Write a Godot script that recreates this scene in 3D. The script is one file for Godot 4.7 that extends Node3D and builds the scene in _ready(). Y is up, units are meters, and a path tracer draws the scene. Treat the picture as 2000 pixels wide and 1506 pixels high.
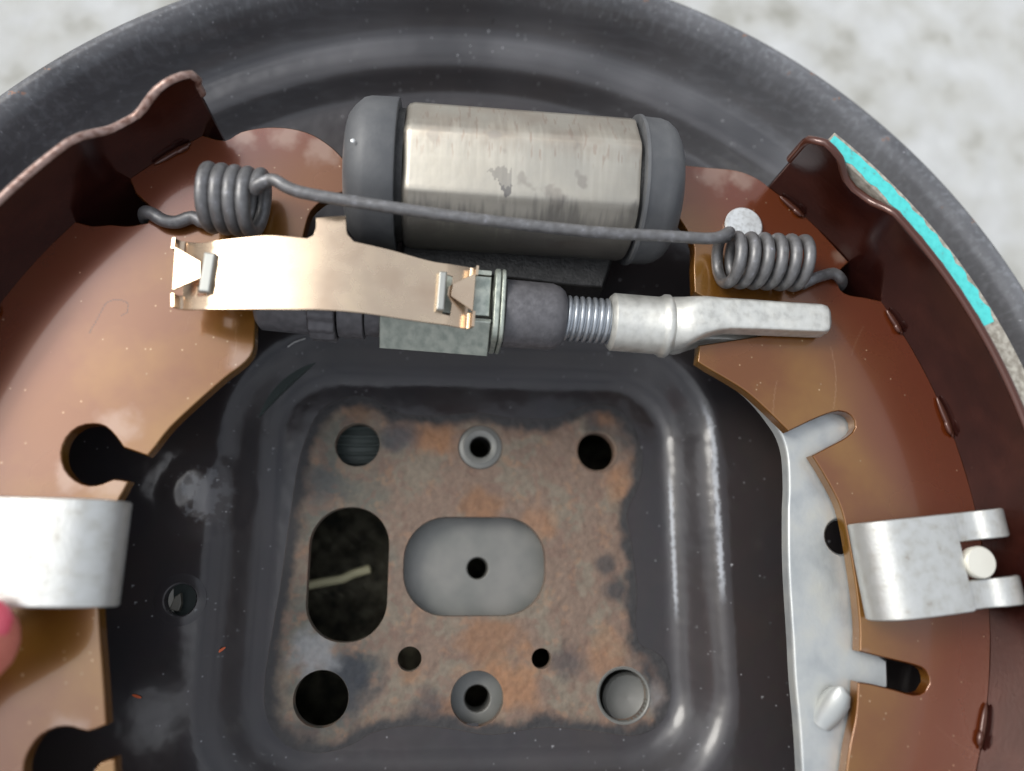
extends Node3D
# A drum brake lying on concrete, seen from above. Lengths below are millimetres from the brake's axis (x, height over the shoe webs, z); obj() turns them into metres.

const LIFT := 52.0          # the shoe webs lie 52 mm above the ground
const MM := 0.001
const SUN := Vector3(-0.66, 0.70, -0.28)

class MB:
	var v := PackedVector3Array()
	var n := PackedVector3Array()
	var t := PackedVector2Array()
	func tri(a: Vector3, b: Vector3, c: Vector3, na: Vector3, nb: Vector3, nc: Vector3, ta := Vector2.ZERO, tb := Vector2.ZERO, tc := Vector2.ZERO) -> void:
		if (b - a).cross(c - a).dot(na + nb + nc) > 0.0:   # front faces run clockwise
			v.append(a); v.append(c); v.append(b); n.append(na); n.append(nc); n.append(nb); t.append(ta); t.append(tc); t.append(tb)
		else:
			v.append(a); v.append(b); v.append(c); n.append(na); n.append(nb); n.append(nc); t.append(ta); t.append(tb); t.append(tc)
	func quad(a: Vector3, b: Vector3, c: Vector3, d: Vector3, na: Vector3, nb: Vector3, nc: Vector3, nd: Vector3) -> void:
		tri(a, b, c, na, nb, nc)
		tri(a, c, d, na, nc, nd)

var names := {}
var none: Callable
var pad_edge: PackedVector2Array
var rng := RandomNumberGenerator.new()
var M := {}


func _ready() -> void:
	rng.seed = 7
	var cam := Camera3D.new()
	cam.name = "camera"
	cam.transform = Transform3D(Basis(Vector3(0.99561, 0.09363, 0.00000), Vector3(-0.02168, 0.23052, -0.97283), Vector3(-0.09108, 0.96855, 0.23153)), Vector3(-0.00600, 0.19400, 0.00150))
	cam.near = 0.01
	cam.far = 20.0
	cam.keep_aspect = Camera3D.KEEP_HEIGHT
	var phys := CameraAttributesPhysical.new()
	phys.frustum_focal_length = 23.9
	phys.frustum_focus_distance = 0.152
	phys.frustum_near = 0.01
	phys.frustum_far = 20.0
	phys.exposure_aperture = 5.6
	cam.attributes = phys
	add_child(cam)
	var sky_mat := ProceduralSkyMaterial.new()
	sky_mat.sky_top_color = Color(0.46, 0.50, 0.56)
	sky_mat.sky_horizon_color = Color(0.46, 0.47, 0.49)
	sky_mat.sky_curve = 0.5
	sky_mat.sky_cover = cloud_picture(SUN)
	sky_mat.ground_bottom_color = Color(0.30, 0.29, 0.28)
	sky_mat.ground_horizon_color = Color(0.30, 0.31, 0.32)
	var sky := Sky.new()
	sky.sky_material = sky_mat
	var env := Environment.new()
	env.background_mode = Environment.BG_SKY
	env.sky = sky
	env.tonemap_mode = Environment.TONE_MAPPER_LINEAR
	env.tonemap_exposure = 2.05
	env.sdfgi_enabled = true
	env.ssao_enabled = true
	env.ssil_enabled = true
	var we := WorldEnvironment.new()
	we.name = "world_environment"
	we.environment = env
	add_child(we)
	var sun := DirectionalLight3D.new()
	sun.name = "sun"
	sun.light_energy = 0.3
	sun.light_angular_distance = 20.0
	sun.light_color = Color(1.0, 0.985, 0.955)
	sun.shadow_enabled = true
	add_child(sun)
	sun.look_at_from_position(SUN, Vector3.ZERO)

	materials()
	ground()
	backing_plate()
	under_plate()
	parking_lever()
	shoes()
	wheel_cylinder()
	adjuster()
	return_spring()
	brass_clip()
	hold_downs()
	hand()
	small_things()


# ---------------------------------------------------------------- naming and committing

func numbered(called: String) -> String:
	var k: int = names.get(called, 0)
	names[called] = k + 1
	return called if k == 0 else "%s_%03d" % [called, k]

func thing(called: String, label: String, category: String, at: Vector3, group := "") -> Node3D:
	var o := Node3D.new()
	o.name = numbered(called)
	add_child(o)
	o.position = (at + Vector3(0, LIFT, 0)) * MM
	o.set_meta("label", label)
	o.set_meta("category", category)
	if group:
		o.set_meta("group", group)
	return o

func obj(called: String, m: MB, mat: Material, parent: Node3D, label := "") -> MeshInstance3D:
	var o := MeshInstance3D.new()
	o.name = called
	var off := Vector3(0, LIFT, 0) * MM
	var p: Node = parent
	while p is Node3D and p != self:
		off -= (p as Node3D).position
		p = p.get_parent()
	var vv := PackedVector3Array()
	vv.resize(m.v.size())
	for i in m.v.size():
		if not m.n[i].is_finite() or m.n[i].length() < 0.5:
			m.n[i] = Vector3.UP
		vv[i] = m.v[i] * MM + off
	var a := []
	a.resize(Mesh.ARRAY_MAX)
	a[Mesh.ARRAY_VERTEX] = vv
	a[Mesh.ARRAY_NORMAL] = m.n
	a[Mesh.ARRAY_TEX_UV] = m.t
	var am := ArrayMesh.new()
	am.add_surface_from_arrays(Mesh.PRIMITIVE_TRIANGLES, a)
	o.mesh = am
	o.material_override = mat
	parent.add_child(o, true)
	if label:
		o.set_meta("label", label)
	return o

func single(called: String, m: MB, mat: Material, label: String, category: String, group := "") -> MeshInstance3D:
	var o := obj(numbered(called), m, mat, self, label)
	o.set_meta("category", category)
	if group:
		o.set_meta("group", group)
	return o


# ---------------------------------------------------------------- shapes

func curve(f: Array, step := 1.0, closed := true) -> PackedVector2Array:
	# f: x, y, corner flag ... -> a curve through the points, with sharp corners where flagged
	var p := PackedVector2Array()
	var s := []
	for i in range(0, f.size(), 3):
		p.append(Vector2(f[i], f[i + 1]))
		s.append(f[i + 2] == 1)
	var out := PackedVector2Array()
	var k := p.size()
	for i in (k if closed else k - 1):
		var a := p[i]
		var b := p[(i + 1) % k]
		var ta := (b - a) if s[i] or (not closed and i == 0) else (b - p[(i + k - 1) % k]) * 0.5
		var tb := (b - a) if s[(i + 1) % k] or (not closed and i == k - 2) else (p[(i + 2) % k] - a) * 0.5
		var lab := a.distance_to(b)
		ta = ta.limit_length(lab * 1.2)
		tb = tb.limit_length(lab * 1.2)
		var cnt := maxi(1, int(round(lab / step)))
		for j in cnt:
			var u := float(j) / cnt
			out.append(a * (2*u*u*u - 3*u*u + 1) + ta * (u*u*u - 2*u*u + u) + b * (-2*u*u*u + 3*u*u) + tb * (u*u*u - u*u))
	if not closed:
		out.append(p[k - 1])
	return out

func circle(c: Vector2, r: float, k := 32, ry := 0.0, turn := 0.0) -> PackedVector2Array:
	var out := PackedVector2Array()
	for i in k:
		out.append(c + Vector2(cos(TAU * i / k) * r, sin(TAU * i / k) * (ry if ry > 0.0 else r)).rotated(turn))
	return out

func dense(p: PackedVector2Array, step: float) -> PackedVector2Array:
	var out := PackedVector2Array()
	for i in p.size():
		var b := p[(i + 1) % p.size()]
		var c := maxi(1, int(ceil(p[i].distance_to(b) / step)))
		for j in c:
			out.append(p[i].lerp(b, float(j) / c))
	return out

func rounded(c: Vector2, hx: float, hy: float, r: float, k := 6) -> PackedVector2Array:
	var out := PackedVector2Array()
	for q in 4:
		var s: Vector2 = [Vector2(1, 1), Vector2(-1, 1), Vector2(-1, -1), Vector2(1, -1)][q]
		for i in k + 1:
			out.append(c + Vector2(hx - r, hy - r) * s + Vector2.from_angle(PI / 2 * (q + float(i) / k)) * r)
	return out

func area(p: PackedVector2Array) -> float:
	var s := 0.0
	for i in p.size():
		s += p[i].cross(p[(i + 1) % p.size()])
	return s

func lay(u: float, v: float, w: float) -> Vector3:
	return Vector3(u, w, v)

func slab(m: MB, outer: PackedVector2Array, holes: Array, w0: float, w1: float, bev := 0.3, warp: Callable = none, grid := 0.0) -> void:
	# a plate with holes and rounded edges; warp bends (u, v, w) into place
	if not warp.is_valid():
		warp = lay
	var loops := []
	var test := []
	for q in 1 + holes.size():
		var p: PackedVector2Array = outer if q == 0 else holes[q - 1]
		p = p.duplicate()
		if (area(p) > 0.0) != (q == 0):
			p.reverse()
		var nn := PackedVector2Array()
		var ins := PackedVector2Array()
		for i in p.size():
			var e0 := (p[i] - p[(i + p.size() - 1) % p.size()]).normalized()
			var e1 := (p[(i + 1) % p.size()] - p[i]).normalized()
			var o := Vector2(e0.y + e1.y, -e0.x - e1.x).normalized()     # outwards
			nn.append(o)
			ins.append(p[i] - o * bev / maxf(0.5, o.dot(Vector2(e1.y, -e1.x))))
		loops.append([p, nn, ins])
		test.append(ins)
	var pts := PackedVector2Array()
	for l in loops:
		pts.append_array(l[2])
	if grid > 0.0:
		var lo := outer[0]
		var hi := outer[0]
		for p in outer:
			lo = lo.min(p)
			hi = hi.max(p)
		var row := 0
		var y := lo.y + grid * 0.5
		while y < hi.y:
			var x := lo.x + grid * (0.5 if row % 2 else 0.97)
			while x < hi.x:
				var q := Vector2(x + 0.013 * sin(y * 7.1), y + 0.011 * sin(x * 5.3))
				if Geometry2D.is_point_in_polygon(q, test[0]):
					var ok := true
					for i in range(1, test.size()):
						if Geometry2D.is_point_in_polygon(q, test[i]):
							ok = false
					if ok:
						for b in pts.slice(0, pts.size()):
							if b.distance_squared_to(q) < grid * grid * 0.16:
								ok = false
								break
					if ok:
						pts.append(q)
				x += grid
			y += grid
			row += 1
	var at := [PackedVector3Array(), PackedVector3Array()]
	var up := [PackedVector3Array(), PackedVector3Array()]
	var e := 0.05
	for side in 2:
		var w := w1 if side else w0
		for p in pts:
			var c: Vector3 = warp.call(p.x, p.y, w)
			var du: Vector3 = warp.call(p.x + e, p.y, w) - c
			var dv: Vector3 = warp.call(p.x, p.y + e, w) - c
			var dw: Vector3 = warp.call(p.x, p.y, w + (e if side else -e)) - c
			var o := du.cross(dv).normalized()
			at[side].append(c)
			up[side].append(o if o.dot(dw) > 0.0 else -o)
	var idx := Geometry2D.triangulate_delaunay(pts)
	for i in range(0, idx.size(), 3):
		var a := idx[i]
		var b := idx[i + 1]
		var c := idx[i + 2]
		var g := (pts[a] + pts[b] + pts[c]) / 3.0
		if not Geometry2D.is_point_in_polygon(g, test[0]):
			continue
		var inside := false
		for q in range(1, test.size()):
			if Geometry2D.is_point_in_polygon(g, test[q]):
				inside = true
				break
		if inside:
			continue
		for side in 2:
			m.tri(at[side][a], at[side][b], at[side][c], up[side][a], up[side][b], up[side][c], pts[a], pts[b], pts[c])
	var base := 0
	for l in loops:
		var p: PackedVector2Array = l[0]
		var k := p.size()
		var sn := PackedVector3Array()
		var hi3 := PackedVector3Array()
		var lo3 := PackedVector3Array()
		for i in k:
			var o: Vector2 = l[1][i]
			var hi_: Vector3 = warp.call(p[i].x, p[i].y, w1 - bev)
			hi3.append(hi_)
			lo3.append(warp.call(p[i].x, p[i].y, w0 + bev))
			var tt: Vector3 = warp.call(p[i].x - o.y * e, p[i].y + o.x * e, w1 - bev) - hi_
			var ww: Vector3 = warp.call(p[i].x, p[i].y, w1 - bev + e) - hi_
			var oo: Vector3 = warp.call(p[i].x + o.x * e, p[i].y + o.y * e, w1 - bev) - hi_
			var x := tt.cross(ww).normalized()
			sn.append(x if x.dot(oo) > 0.0 else -x)
		for i in k:
			var j := (i + 1) % k
			var A: Vector3 = sn[i]
			var B: Vector3 = sn[j]
			# split the shading at sharp corners
			var edge := (p[j] - p[i]).normalized()
			var flat := Vector2(edge.y, -edge.x)
			if flat.dot(l[1][i]) < 0.9 or flat.dot(l[1][j]) < 0.9:
				var mid := (A + B).normalized()
				if flat.dot(l[1][i]) < 0.9:
					A = (hi3[j] - hi3[i]).cross(lo3[i] - hi3[i]).normalized()
					if A.dot(mid) < 0.0:
						A = -A
				if flat.dot(l[1][j]) < 0.9:
					B = (hi3[j] - hi3[i]).cross(lo3[i] - hi3[i]).normalized()
					if B.dot(mid) < 0.0:
						B = -B
			m.quad(hi3[i], hi3[j], lo3[j], lo3[i], A, B, B, A)
			if bev > 0.0:
				m.quad(at[1][base + i], at[1][base + j], hi3[j], hi3[i], up[1][base + i], up[1][base + j], B, A)
				m.quad(at[0][base + i], at[0][base + j], lo3[j], lo3[i], up[0][base + i], up[0][base + j], B, A)
		base += k

func tube(m: MB, path: Array, r, sides := 14, caps := true) -> void:
	# r: a number, or one radius per point
	var k := path.size()
	var prev := Vector3.ZERO
	var rings := []
	var nor := []
	var side := Vector3.ZERO
	for i in k:
		var d: Vector3 = (path[mini(i + 1, k - 1)] - path[maxi(i - 1, 0)]).normalized()
		if i == 0:
			side = d.cross(Vector3.UP if absf(d.y) < 0.9 else Vector3.RIGHT).normalized()
		else:
			side = (side - d * side.dot(d)).normalized()
		var other := d.cross(side)
		var ring := PackedVector3Array()
		var nn := PackedVector3Array()
		var rr: float = r if not r is Array else r[i]
		for j in sides:
			var o := side * cos(TAU * j / sides) + other * sin(TAU * j / sides)
			ring.append(path[i] + o * rr)
			nn.append(o)
		rings.append(ring)
		nor.append(nn)
	for i in k - 1:
		for j in sides:
			var q := (j + 1) % sides
			m.quad(rings[i][j], rings[i][q], rings[i + 1][q], rings[i + 1][j], nor[i][j], nor[i][q], nor[i + 1][q], nor[i + 1][j])
	if caps:
		for z in [0, k - 1]:
			var d: Vector3 = ((path[0] - path[1]) if z == 0 else (path[k - 1] - path[k - 2])).normalized()
			var rr: float = r if not r is Array else r[z]
			var tip: Vector3 = path[z] + d * rr * 0.35
			for j in sides:
				var q := (j + 1) % sides
				m.tri(rings[z][j], rings[z][q], tip, (nor[z][j] + d * 0.6).normalized(), (nor[z][q] + d * 0.6).normalized(), d)

func lathe(m: MB, p0: Vector3, p1: Vector3, prof: Array, segs := 48, face: Callable = none) -> void:
	# prof: (distance along the axis, radius) ...; face(angle, radius) reshapes the cross-section
	var d := (p1 - p0).normalized()
	var a := d.cross(Vector3.UP if absf(d.y) < 0.9 else Vector3.FORWARD).normalized()
	var b := a.cross(d).normalized()      # for a lying axis b points up
	for i in prof.size() - 1:
		var q0: Vector2 = prof[i]
		var q1: Vector2 = prof[i + 1]
		var e := q1 - q0
		if e.length() < 0.001:
			continue
		var flat := Vector2(-e.y, e.x).normalized()   # (axis, radius) normal
		var n0 := flat
		var n1 := flat
		if i > 0:
			var h: Vector2 = q0 - prof[i - 1]
			var hn := Vector2(-h.y, h.x).normalized()
			if hn.dot(flat) > 0.75:
				n0 = (hn + flat).normalized()
		if i + 2 < prof.size():
			var h2: Vector2 = prof[i + 2] - q1
			var hn2 := Vector2(-h2.y, h2.x).normalized()
			if hn2.dot(flat) > 0.75:
				n1 = (hn2 + flat).normalized()
		for j in segs:
			var t0 := TAU * j / segs
			var t1 := TAU * (j + 1) / segs
			var c := []
			for t in [t0, t1]:
				for q in 2:
					var pt: Vector2 = q1 if q else q0
					var nn: Vector2 = n1 if q else n0
					var r: float = pt.y
					var o := a * cos(t) + b * sin(t)
					var on := o
					if face.is_valid():
						r = face.call(t, pt.y)
						var r2: float = face.call(t + 0.02, pt.y)
						var o2 := (a * cos(t + 0.02) + b * sin(t + 0.02)) * r2
						var r3: float = face.call(t - 0.02, pt.y)
						var o3 := (a * cos(t - 0.02) + b * sin(t - 0.02)) * r3
						on = (o2 - o3).cross(d).normalized()
						if on.dot(o) < 0.0:
							on = -on
					c.append([p0 + d * pt.x + o * r, (on * nn.y + d * nn.x).normalized()])
			m.quad(c[0][0], c[2][0], c[3][0], c[1][0], c[0][1], c[2][1], c[3][1], c[1][1])

func loft(m: MB, sec: Array, ax: Vector3, ay: Vector3, cols := 40) -> void:
	# sec: [centre, half width, half height, squareness] ... joined into one skin
	var at := func(i: int, j: int) -> Vector3:
		var q: Array = sec[clampi(i, 0, sec.size() - 1)]
		var a := TAU * j / cols
		var c := cos(a)
		var s := sin(a)
		var e: float = 2.0 / q[3]
		return q[0] + ax * (signf(c) * pow(absf(c), e) * q[1]) + ay * (signf(s) * pow(absf(s), e) * q[2])
	var P := []
	for i in sec.size():
		var row := PackedVector3Array()
		for j in cols:
			row.append(at.call(i, j))
		P.append(row)
	var N := []
	for i in sec.size():
		var row := PackedVector3Array()
		for j in cols:
			var dj: Vector3 = P[i][(j + 1) % cols] - P[i][(j + cols - 1) % cols]
			var di: Vector3 = P[mini(i + 1, sec.size() - 1)][j] - P[maxi(i - 1, 0)][j]
			var n := di.cross(dj).normalized()
			row.append(n if n.dot(P[i][j] - sec[i][0]) > 0.0 else -n)
		N.append(row)
	for i in sec.size() - 1:
		for j in cols:
			var k := (j + 1) % cols
			m.quad(P[i][j], P[i][k], P[i + 1][k], P[i + 1][j], N[i][j], N[i][k], N[i + 1][k], N[i + 1][j])
	for i in [0, sec.size() - 1]:
		var d: Vector3 = (sec[i][0] - sec[1 if i == 0 else i - 1][0]).normalized()
		for j in cols:
			m.tri(P[i][j], P[i][(j + 1) % cols], sec[i][0] + d * 0.1, N[i][j], N[i][(j + 1) % cols], d)

func blob(m: MB, c: Vector3, ax: Vector3, ay: Vector3, az: Vector3, rows := 10, cols := 16) -> void:
	var b := Basis(ax, ay, az)
	var bn := b.inverse().transposed()
	for i in rows:
		for j in cols:
			var q := []
			for s in [[0, 0], [0, 1], [1, 1], [1, 0]]:
				var la: float = PI * (float(i + s[0]) / rows - 0.5)
				var lo: float = TAU * float(j + s[1]) / cols
				var o := Vector3(cos(la) * cos(lo), sin(la), cos(la) * sin(lo))
				q.append([c + b * o, (bn * o).normalized()])
			m.quad(q[0][0], q[1][0], q[2][0], q[3][0], q[0][1], q[1][1], q[2][1], q[3][1])

func frame_warp(o: Vector3, ax: Vector3, ay: Vector3, az: Vector3) -> Callable:
	return func(u: float, v: float, w: float) -> Vector3: return o + ax * u + ay * v + az * w

func box(m: MB, c: Vector3, ax: Vector3, ay: Vector3, az: Vector3, size: Vector3, bev := 0.3) -> void:
	# a block with rounded edges; ax, ay, az are unit vectors
	slab(m, dense(PackedVector2Array([Vector2(-size.x, -size.y) / 2, Vector2(size.x, -size.y) / 2, Vector2(size.x, size.y) / 2, Vector2(-size.x, size.y) / 2]), 4.0), [], -size.z / 2, size.z / 2, bev, frame_warp(c, ax, ay, az))

func strip(m: MB, line: PackedVector2Array, thick: float, w0: float, w1: float, o: Vector3, along: Vector3, up: Vector3, across: Vector3, bev := 0.2) -> void:
	# a bent leaf: a profile (along, up) of a given thickness drawn out across
	var left := PackedVector2Array()
	var right := PackedVector2Array()
	for i in line.size():
		var d := (line[mini(i + 1, line.size() - 1)] - line[maxi(i - 1, 0)]).normalized()
		var q := Vector2(-d.y, d.x) * thick / 2
		left.append(line[i] + q)
		right.append(line[i] - q)
	right.reverse()
	left.append_array(right)
	slab(m, dense(left, 1.6), [], w0, w1, bev, frame_warp(o, along, up, across))


# ---------------------------------------------------------------- materials

func cloud_picture(sun: Vector3) -> Texture2D:
	# broken cloud, lit up round the veiled sun
	var w := 512
	var img := Image.create(w, w / 2, false, Image.FORMAT_RGBAF)
	var f := FastNoiseLite.new()
	f.seed = 90
	f.frequency = 1.3
	f.fractal_octaves = 5
	var s := sun.normalized()
	for y in w / 2:
		var lat := (0.5 - (y + 0.5) / (w / 2.0)) * PI
		for x in w:
			var lon := TAU * (x + 0.5) / w
			var d := Vector3(sin(lon) * cos(lat), sin(lat), -cos(lon) * cos(lat))   # as Godot lays a panorama out
			if d.y < -0.02:
				img.set_pixel(x, y, Color(0, 0, 0, 0))
				continue
			var q := d / maxf(d.y + 0.25, 0.25)
			var n := f.get_noise_3d(q.x * 1.1, q.z * 1.1, 0.0)
			var cloud := smoothstep(-0.28, 0.22, n)
			var a := acos(clampf(d.dot(s), -1, 1))
			var glow := exp(-a * a / 0.24)
			var v := 0.10 + 0.16 * cloud + glow * (1.0 + 1.6 * cloud)
			img.set_pixel(x, y, Color(v, v * 1.0, v * 1.01, 1.0))
	return ImageTexture.create_from_image(img)

func lin(r: float, g: float, b: float) -> Color:
	return Color(r, g, b).linear_to_srgb()

func noise_tex(sd: int, freq: float, stops: Array, octaves := 4, size := 512, kind := FastNoiseLite.TYPE_SIMPLEX_SMOOTH) -> NoiseTexture2D:
	# stops: [place, linear colour] ...
	var f := FastNoiseLite.new()
	f.noise_type = kind
	f.seed = sd
	f.frequency = freq
	f.fractal_octaves = octaves
	var g := Gradient.new()
	var off := PackedFloat32Array()
	var col := PackedColorArray()
	for s in stops:
		off.append(s[0])
		col.append((s[1] as Color).linear_to_srgb())
	g.offsets = off
	g.colors = col
	var t := NoiseTexture2D.new()
	t.width = size
	t.height = size
	t.seamless = true
	t.noise = f
	t.color_ramp = g
	return t

func grey(v: float) -> Color:
	return Color(v, v, v).srgb_to_linear()     # as a number, not a colour

func mat(c: Color, rough: float, metal := 0.0, period := 0.0, tex: Texture2D = null, rtex: Texture2D = null, bump: Texture2D = null, bump_cm := 0.0) -> StandardMaterial3D:
	var m := StandardMaterial3D.new()
	m.albedo_color = c.linear_to_srgb()
	m.roughness = rough
	m.metallic = metal
	if period > 0.0:
		m.uv1_triplanar = true
		m.uv1_world_triplanar = true
		m.uv1_scale = Vector3.ONE * (1000.0 / period)
	if tex:
		m.albedo_texture = tex
	if rtex:
		m.roughness_texture = rtex
		m.roughness = 1.0
	if bump:
		m.heightmap_enabled = true
		m.heightmap_texture = bump
		m.heightmap_scale = bump_cm
	return m

func materials() -> void:
	pad_edge = curve([-33.5, -29.3, 0, -31.3, -32.7, 0, -25.7, -35.3, 0, -20.9, -34.4, 0, -16.5, -31.6, 0, -8.4, -30.9, 0, 1.9, -31.9, 0, 10.1, -30.7, 0, 20.7, -30.9, 0, 25.5, -33.2, 0, 30.1, -34.5, 0, 35.4, -32.9, 0, 38, -28.4, 0, 39.1, -22.4, 0, 37.7, -16.6, 0, 35.1, -10.8, 0, 35.8, -4.1, 0, 36.6, 5.9, 0, 36.1, 14.5, 0, 37.4, 18.7, 0, 41.8, 20.9, 0, 43.5, 26.1, 0, 41.6, 32.2, 0, 36.2, 34.7, 0, 26.4, 33.6, 0, 16.6, 32.8, 0, 5.9, 34, 0, -2.7, 32.7, 0, -11.1, 32, 0, -18.9, 33.2, 0, -23.4, 35.5, 0, -29.5, 36.9, 0, -35.7, 35.3, 0, -38.9, 30.9, 0, -39.8, 25, 0, -39.1, 16, 0, -37.8, 3.6, 0, -36.8, -10.3, 0, -35.7, -21.5, 0], 1.6)
	var W := Color(1, 1, 1)
	var rough_lo := noise_tex(3, 0.012, [[0.0, grey(0.13)], [0.5, grey(0.18)], [1.0, grey(0.26)]])
	var rough_web := noise_tex(7, 0.012, [[0.0, grey(0.18)], [0.5, grey(0.24)], [1.0, grey(0.32)]])
	var rough_mid := noise_tex(4, 0.02, [[0.0, grey(0.30)], [0.5, grey(0.42)], [1.0, grey(0.6)]])
	var fine := noise_tex(5, 0.09, [[0.0, grey(0.0)], [1.0, grey(1.0)]], 3)
	var wavy := noise_tex(6, 0.010, [[0.0, grey(0.0)], [1.0, grey(1.0)]], 2)
	# bronze lacquer on the webs, thick dark lacquer on the flanges
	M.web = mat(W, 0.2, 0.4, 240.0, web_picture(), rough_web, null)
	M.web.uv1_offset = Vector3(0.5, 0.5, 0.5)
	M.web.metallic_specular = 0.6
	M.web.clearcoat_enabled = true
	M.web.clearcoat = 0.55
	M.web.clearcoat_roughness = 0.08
	M.flange = mat(W, 0.25, 0.2, 60.0, noise_tex(12, 0.012, [[0.15, Color(0.015, 0.0035, 0.003)], [0.55, Color(0.024, 0.006, 0.0045)], [0.9, Color(0.036, 0.010, 0.007)]]), rough_lo, fine, 0.002)
	M.flange.clearcoat_enabled = true
	M.flange.clearcoat = 0.55
	M.flange.clearcoat_roughness = 0.14
	M.edge = mat(W, 0.32, 0.4, 30.0, noise_tex(13, 0.03, [[0.2, Color(0.10, 0.045, 0.03)], [0.5, Color(0.26, 0.17, 0.14)], [0.9, Color(0.34, 0.25, 0.22)]]))
	M.bead = mat(Color(0.06, 0.020, 0.012), 0.12, 0.2)
	# black paint of the backing plate
	M.plate = mat(W, 0.4, 0.0, 300.0, null, rough_lo, fine, 0.012)
	M.plate.metallic_specular = 0.42
	M.plate.albedo_texture = plate_picture()
	M.plate.uv1_offset = Vector3(0.5, 0.05, 0.5)
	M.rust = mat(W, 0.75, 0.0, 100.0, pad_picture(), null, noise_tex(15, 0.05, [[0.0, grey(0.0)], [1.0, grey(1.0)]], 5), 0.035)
	M.rust.uv1_offset = Vector3(0.5, 0.5, 0.5)
	M.under = mat(Color(0.155, 0.150, 0.136), 0.45, 0.2, 60.0, noise_tex(16, 0.01, [[0.2, Color(0.75, 0.78, 0.78)], [0.8, Color(1, 1, 1)]]))
	M.under_dark = mat(Color(0.035, 0.045, 0.04), 0.6, 0.1)
	M.lever = mat(W, 0.4, 0.45, 60.0, noise_tex(17, 0.012, [[0.1, Color(0.30, 0.315, 0.315)], [0.5, Color(0.37, 0.38, 0.37)], [0.9, Color(0.41, 0.41, 0.375)]]), rough_mid, fine, 0.002)
	M.lining = mat(W, 0.8, 0.0, 40.0, noise_tex(18, 0.05, [[0.2, Color(0.17, 0.15, 0.12)], [0.6, Color(0.28, 0.26, 0.22)], [0.9, Color(0.36, 0.34, 0.28)]]))
	M.teal = mat(W, 0.5, 0.0, 30.0, noise_tex(19, 0.035, [[0.08, Color(0.10, 0.26, 0.24)], [0.22, Color(0.05, 0.40, 0.38)], [0.5, Color(0.055, 0.45, 0.43)], [0.9, Color(0.07, 0.49, 0.46)]]))
	M.aluminium = mat(W, 0.36, 0.7, 100.0, aluminium_picture(), rough_mid, fine, 0.0025)
	M.aluminium.uv1_offset = Vector3(0.5, 0.5, 0.5)
	M.casting = mat(Color(0.030, 0.029, 0.028), 0.55, 0.3, 40.0, noise_tex(21, 0.03, [[0.2, Color(0.5, 0.5, 0.5)], [0.8, Color(1, 1, 1)]]), null, fine, 0.01)
	M.rubber = mat(W, 0.52, 0.0, 50.0, noise_tex(22, 0.02, [[0.2, Color(0.062, 0.064, 0.067)], [0.8, Color(0.085, 0.086, 0.087)]]), null, fine, 0.003)
	M.wire = mat(W, 0.38, 0.5, 30.0, noise_tex(23, 0.03, [[0.2, Color(0.105, 0.102, 0.10)], [0.55, Color(0.14, 0.137, 0.136)], [0.82, Color(0.17, 0.167, 0.17)], [0.95, Color(0.34, 0.34, 0.37)]]), rough_mid, fine, 0.001)
	M.zinc = mat(W, 0.38, 0.55, 30.0, noise_tex(24, 0.025, [[0.2, Color(0.26, 0.29, 0.25)], [0.7, Color(0.42, 0.44, 0.38)]]), null, fine, 0.003)
	M.fork = mat(W, 0.32, 0.7, 40.0, noise_tex(25, 0.03, [[0.1, Color(0.46, 0.45, 0.41)], [0.5, Color(0.58, 0.57, 0.52)], [0.9, Color(0.64, 0.63, 0.58)]]), rough_mid, fine, 0.002)
	M.phosphate = mat(W, 0.5, 0.2, 30.0, noise_tex(26, 0.03, [[0.2, Color(0.075, 0.072, 0.075)], [0.8, Color(0.12, 0.115, 0.12)]]), null, fine, 0.005)
	M.screw = mat(Color(0.34, 0.36, 0.38), 0.3, 0.7)
	M.brass = mat(W, 0.2, 0.9, 60.0, noise_tex(27, 0.01, [[0.1, Color(0.52, 0.385, 0.27)], [0.5, Color(0.57, 0.44, 0.315)], [0.9, Color(0.60, 0.47, 0.33)]]), noise_tex(28, 0.02, [[0.1, grey(0.24)], [0.9, grey(0.30)]]), wavy, 0.002)
	M.hook = mat(Color(0.34, 0.34, 0.31), 0.35, 0.6)
	M.white_zinc = mat(W, 0.36, 0.6, 40.0, noise_tex(29, 0.025, [[0.04, Color(0.27, 0.24, 0.20)], [0.16, Color(0.40, 0.39, 0.355)], [0.5, Color(0.455, 0.455, 0.43)], [0.95, Color(0.49, 0.49, 0.47)]]), null, fine, 0.003)
	M.pin = mat(Color(0.62, 0.60, 0.52), 0.45, 0.4)
	M.pivot = mat(W, 0.35, 0.5, 20.0, noise_tex(31, 0.03, [[0.1, Color(0.46, 0.46, 0.44)], [0.5, Color(0.60, 0.61, 0.60)], [0.9, Color(0.66, 0.67, 0.66)]]))
	M.skin = mat(Color(0.60, 0.19, 0.14), 0.5, 0.0, 24.0, noise_tex(30, 0.05, [[0.2, Color(0.8, 0.72, 0.7)], [0.8, Color(1, 1, 1)]]), null, fine, 0.01)
	M.skin.subsurf_scatter_enabled = false
	M.nail = mat(Color(0.66, 0.10, 0.14), 0.3)
	M.straw = mat(Color(0.55, 0.50, 0.30), 0.7)
	M.orange = mat(Color(0.40, 0.07, 0.015), 0.6)
	M.worn = mat(Color(0.085, 0.078, 0.062), 0.5)
	M.fibre = mat(Color(0.6, 0.58, 0.55), 0.6)

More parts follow.
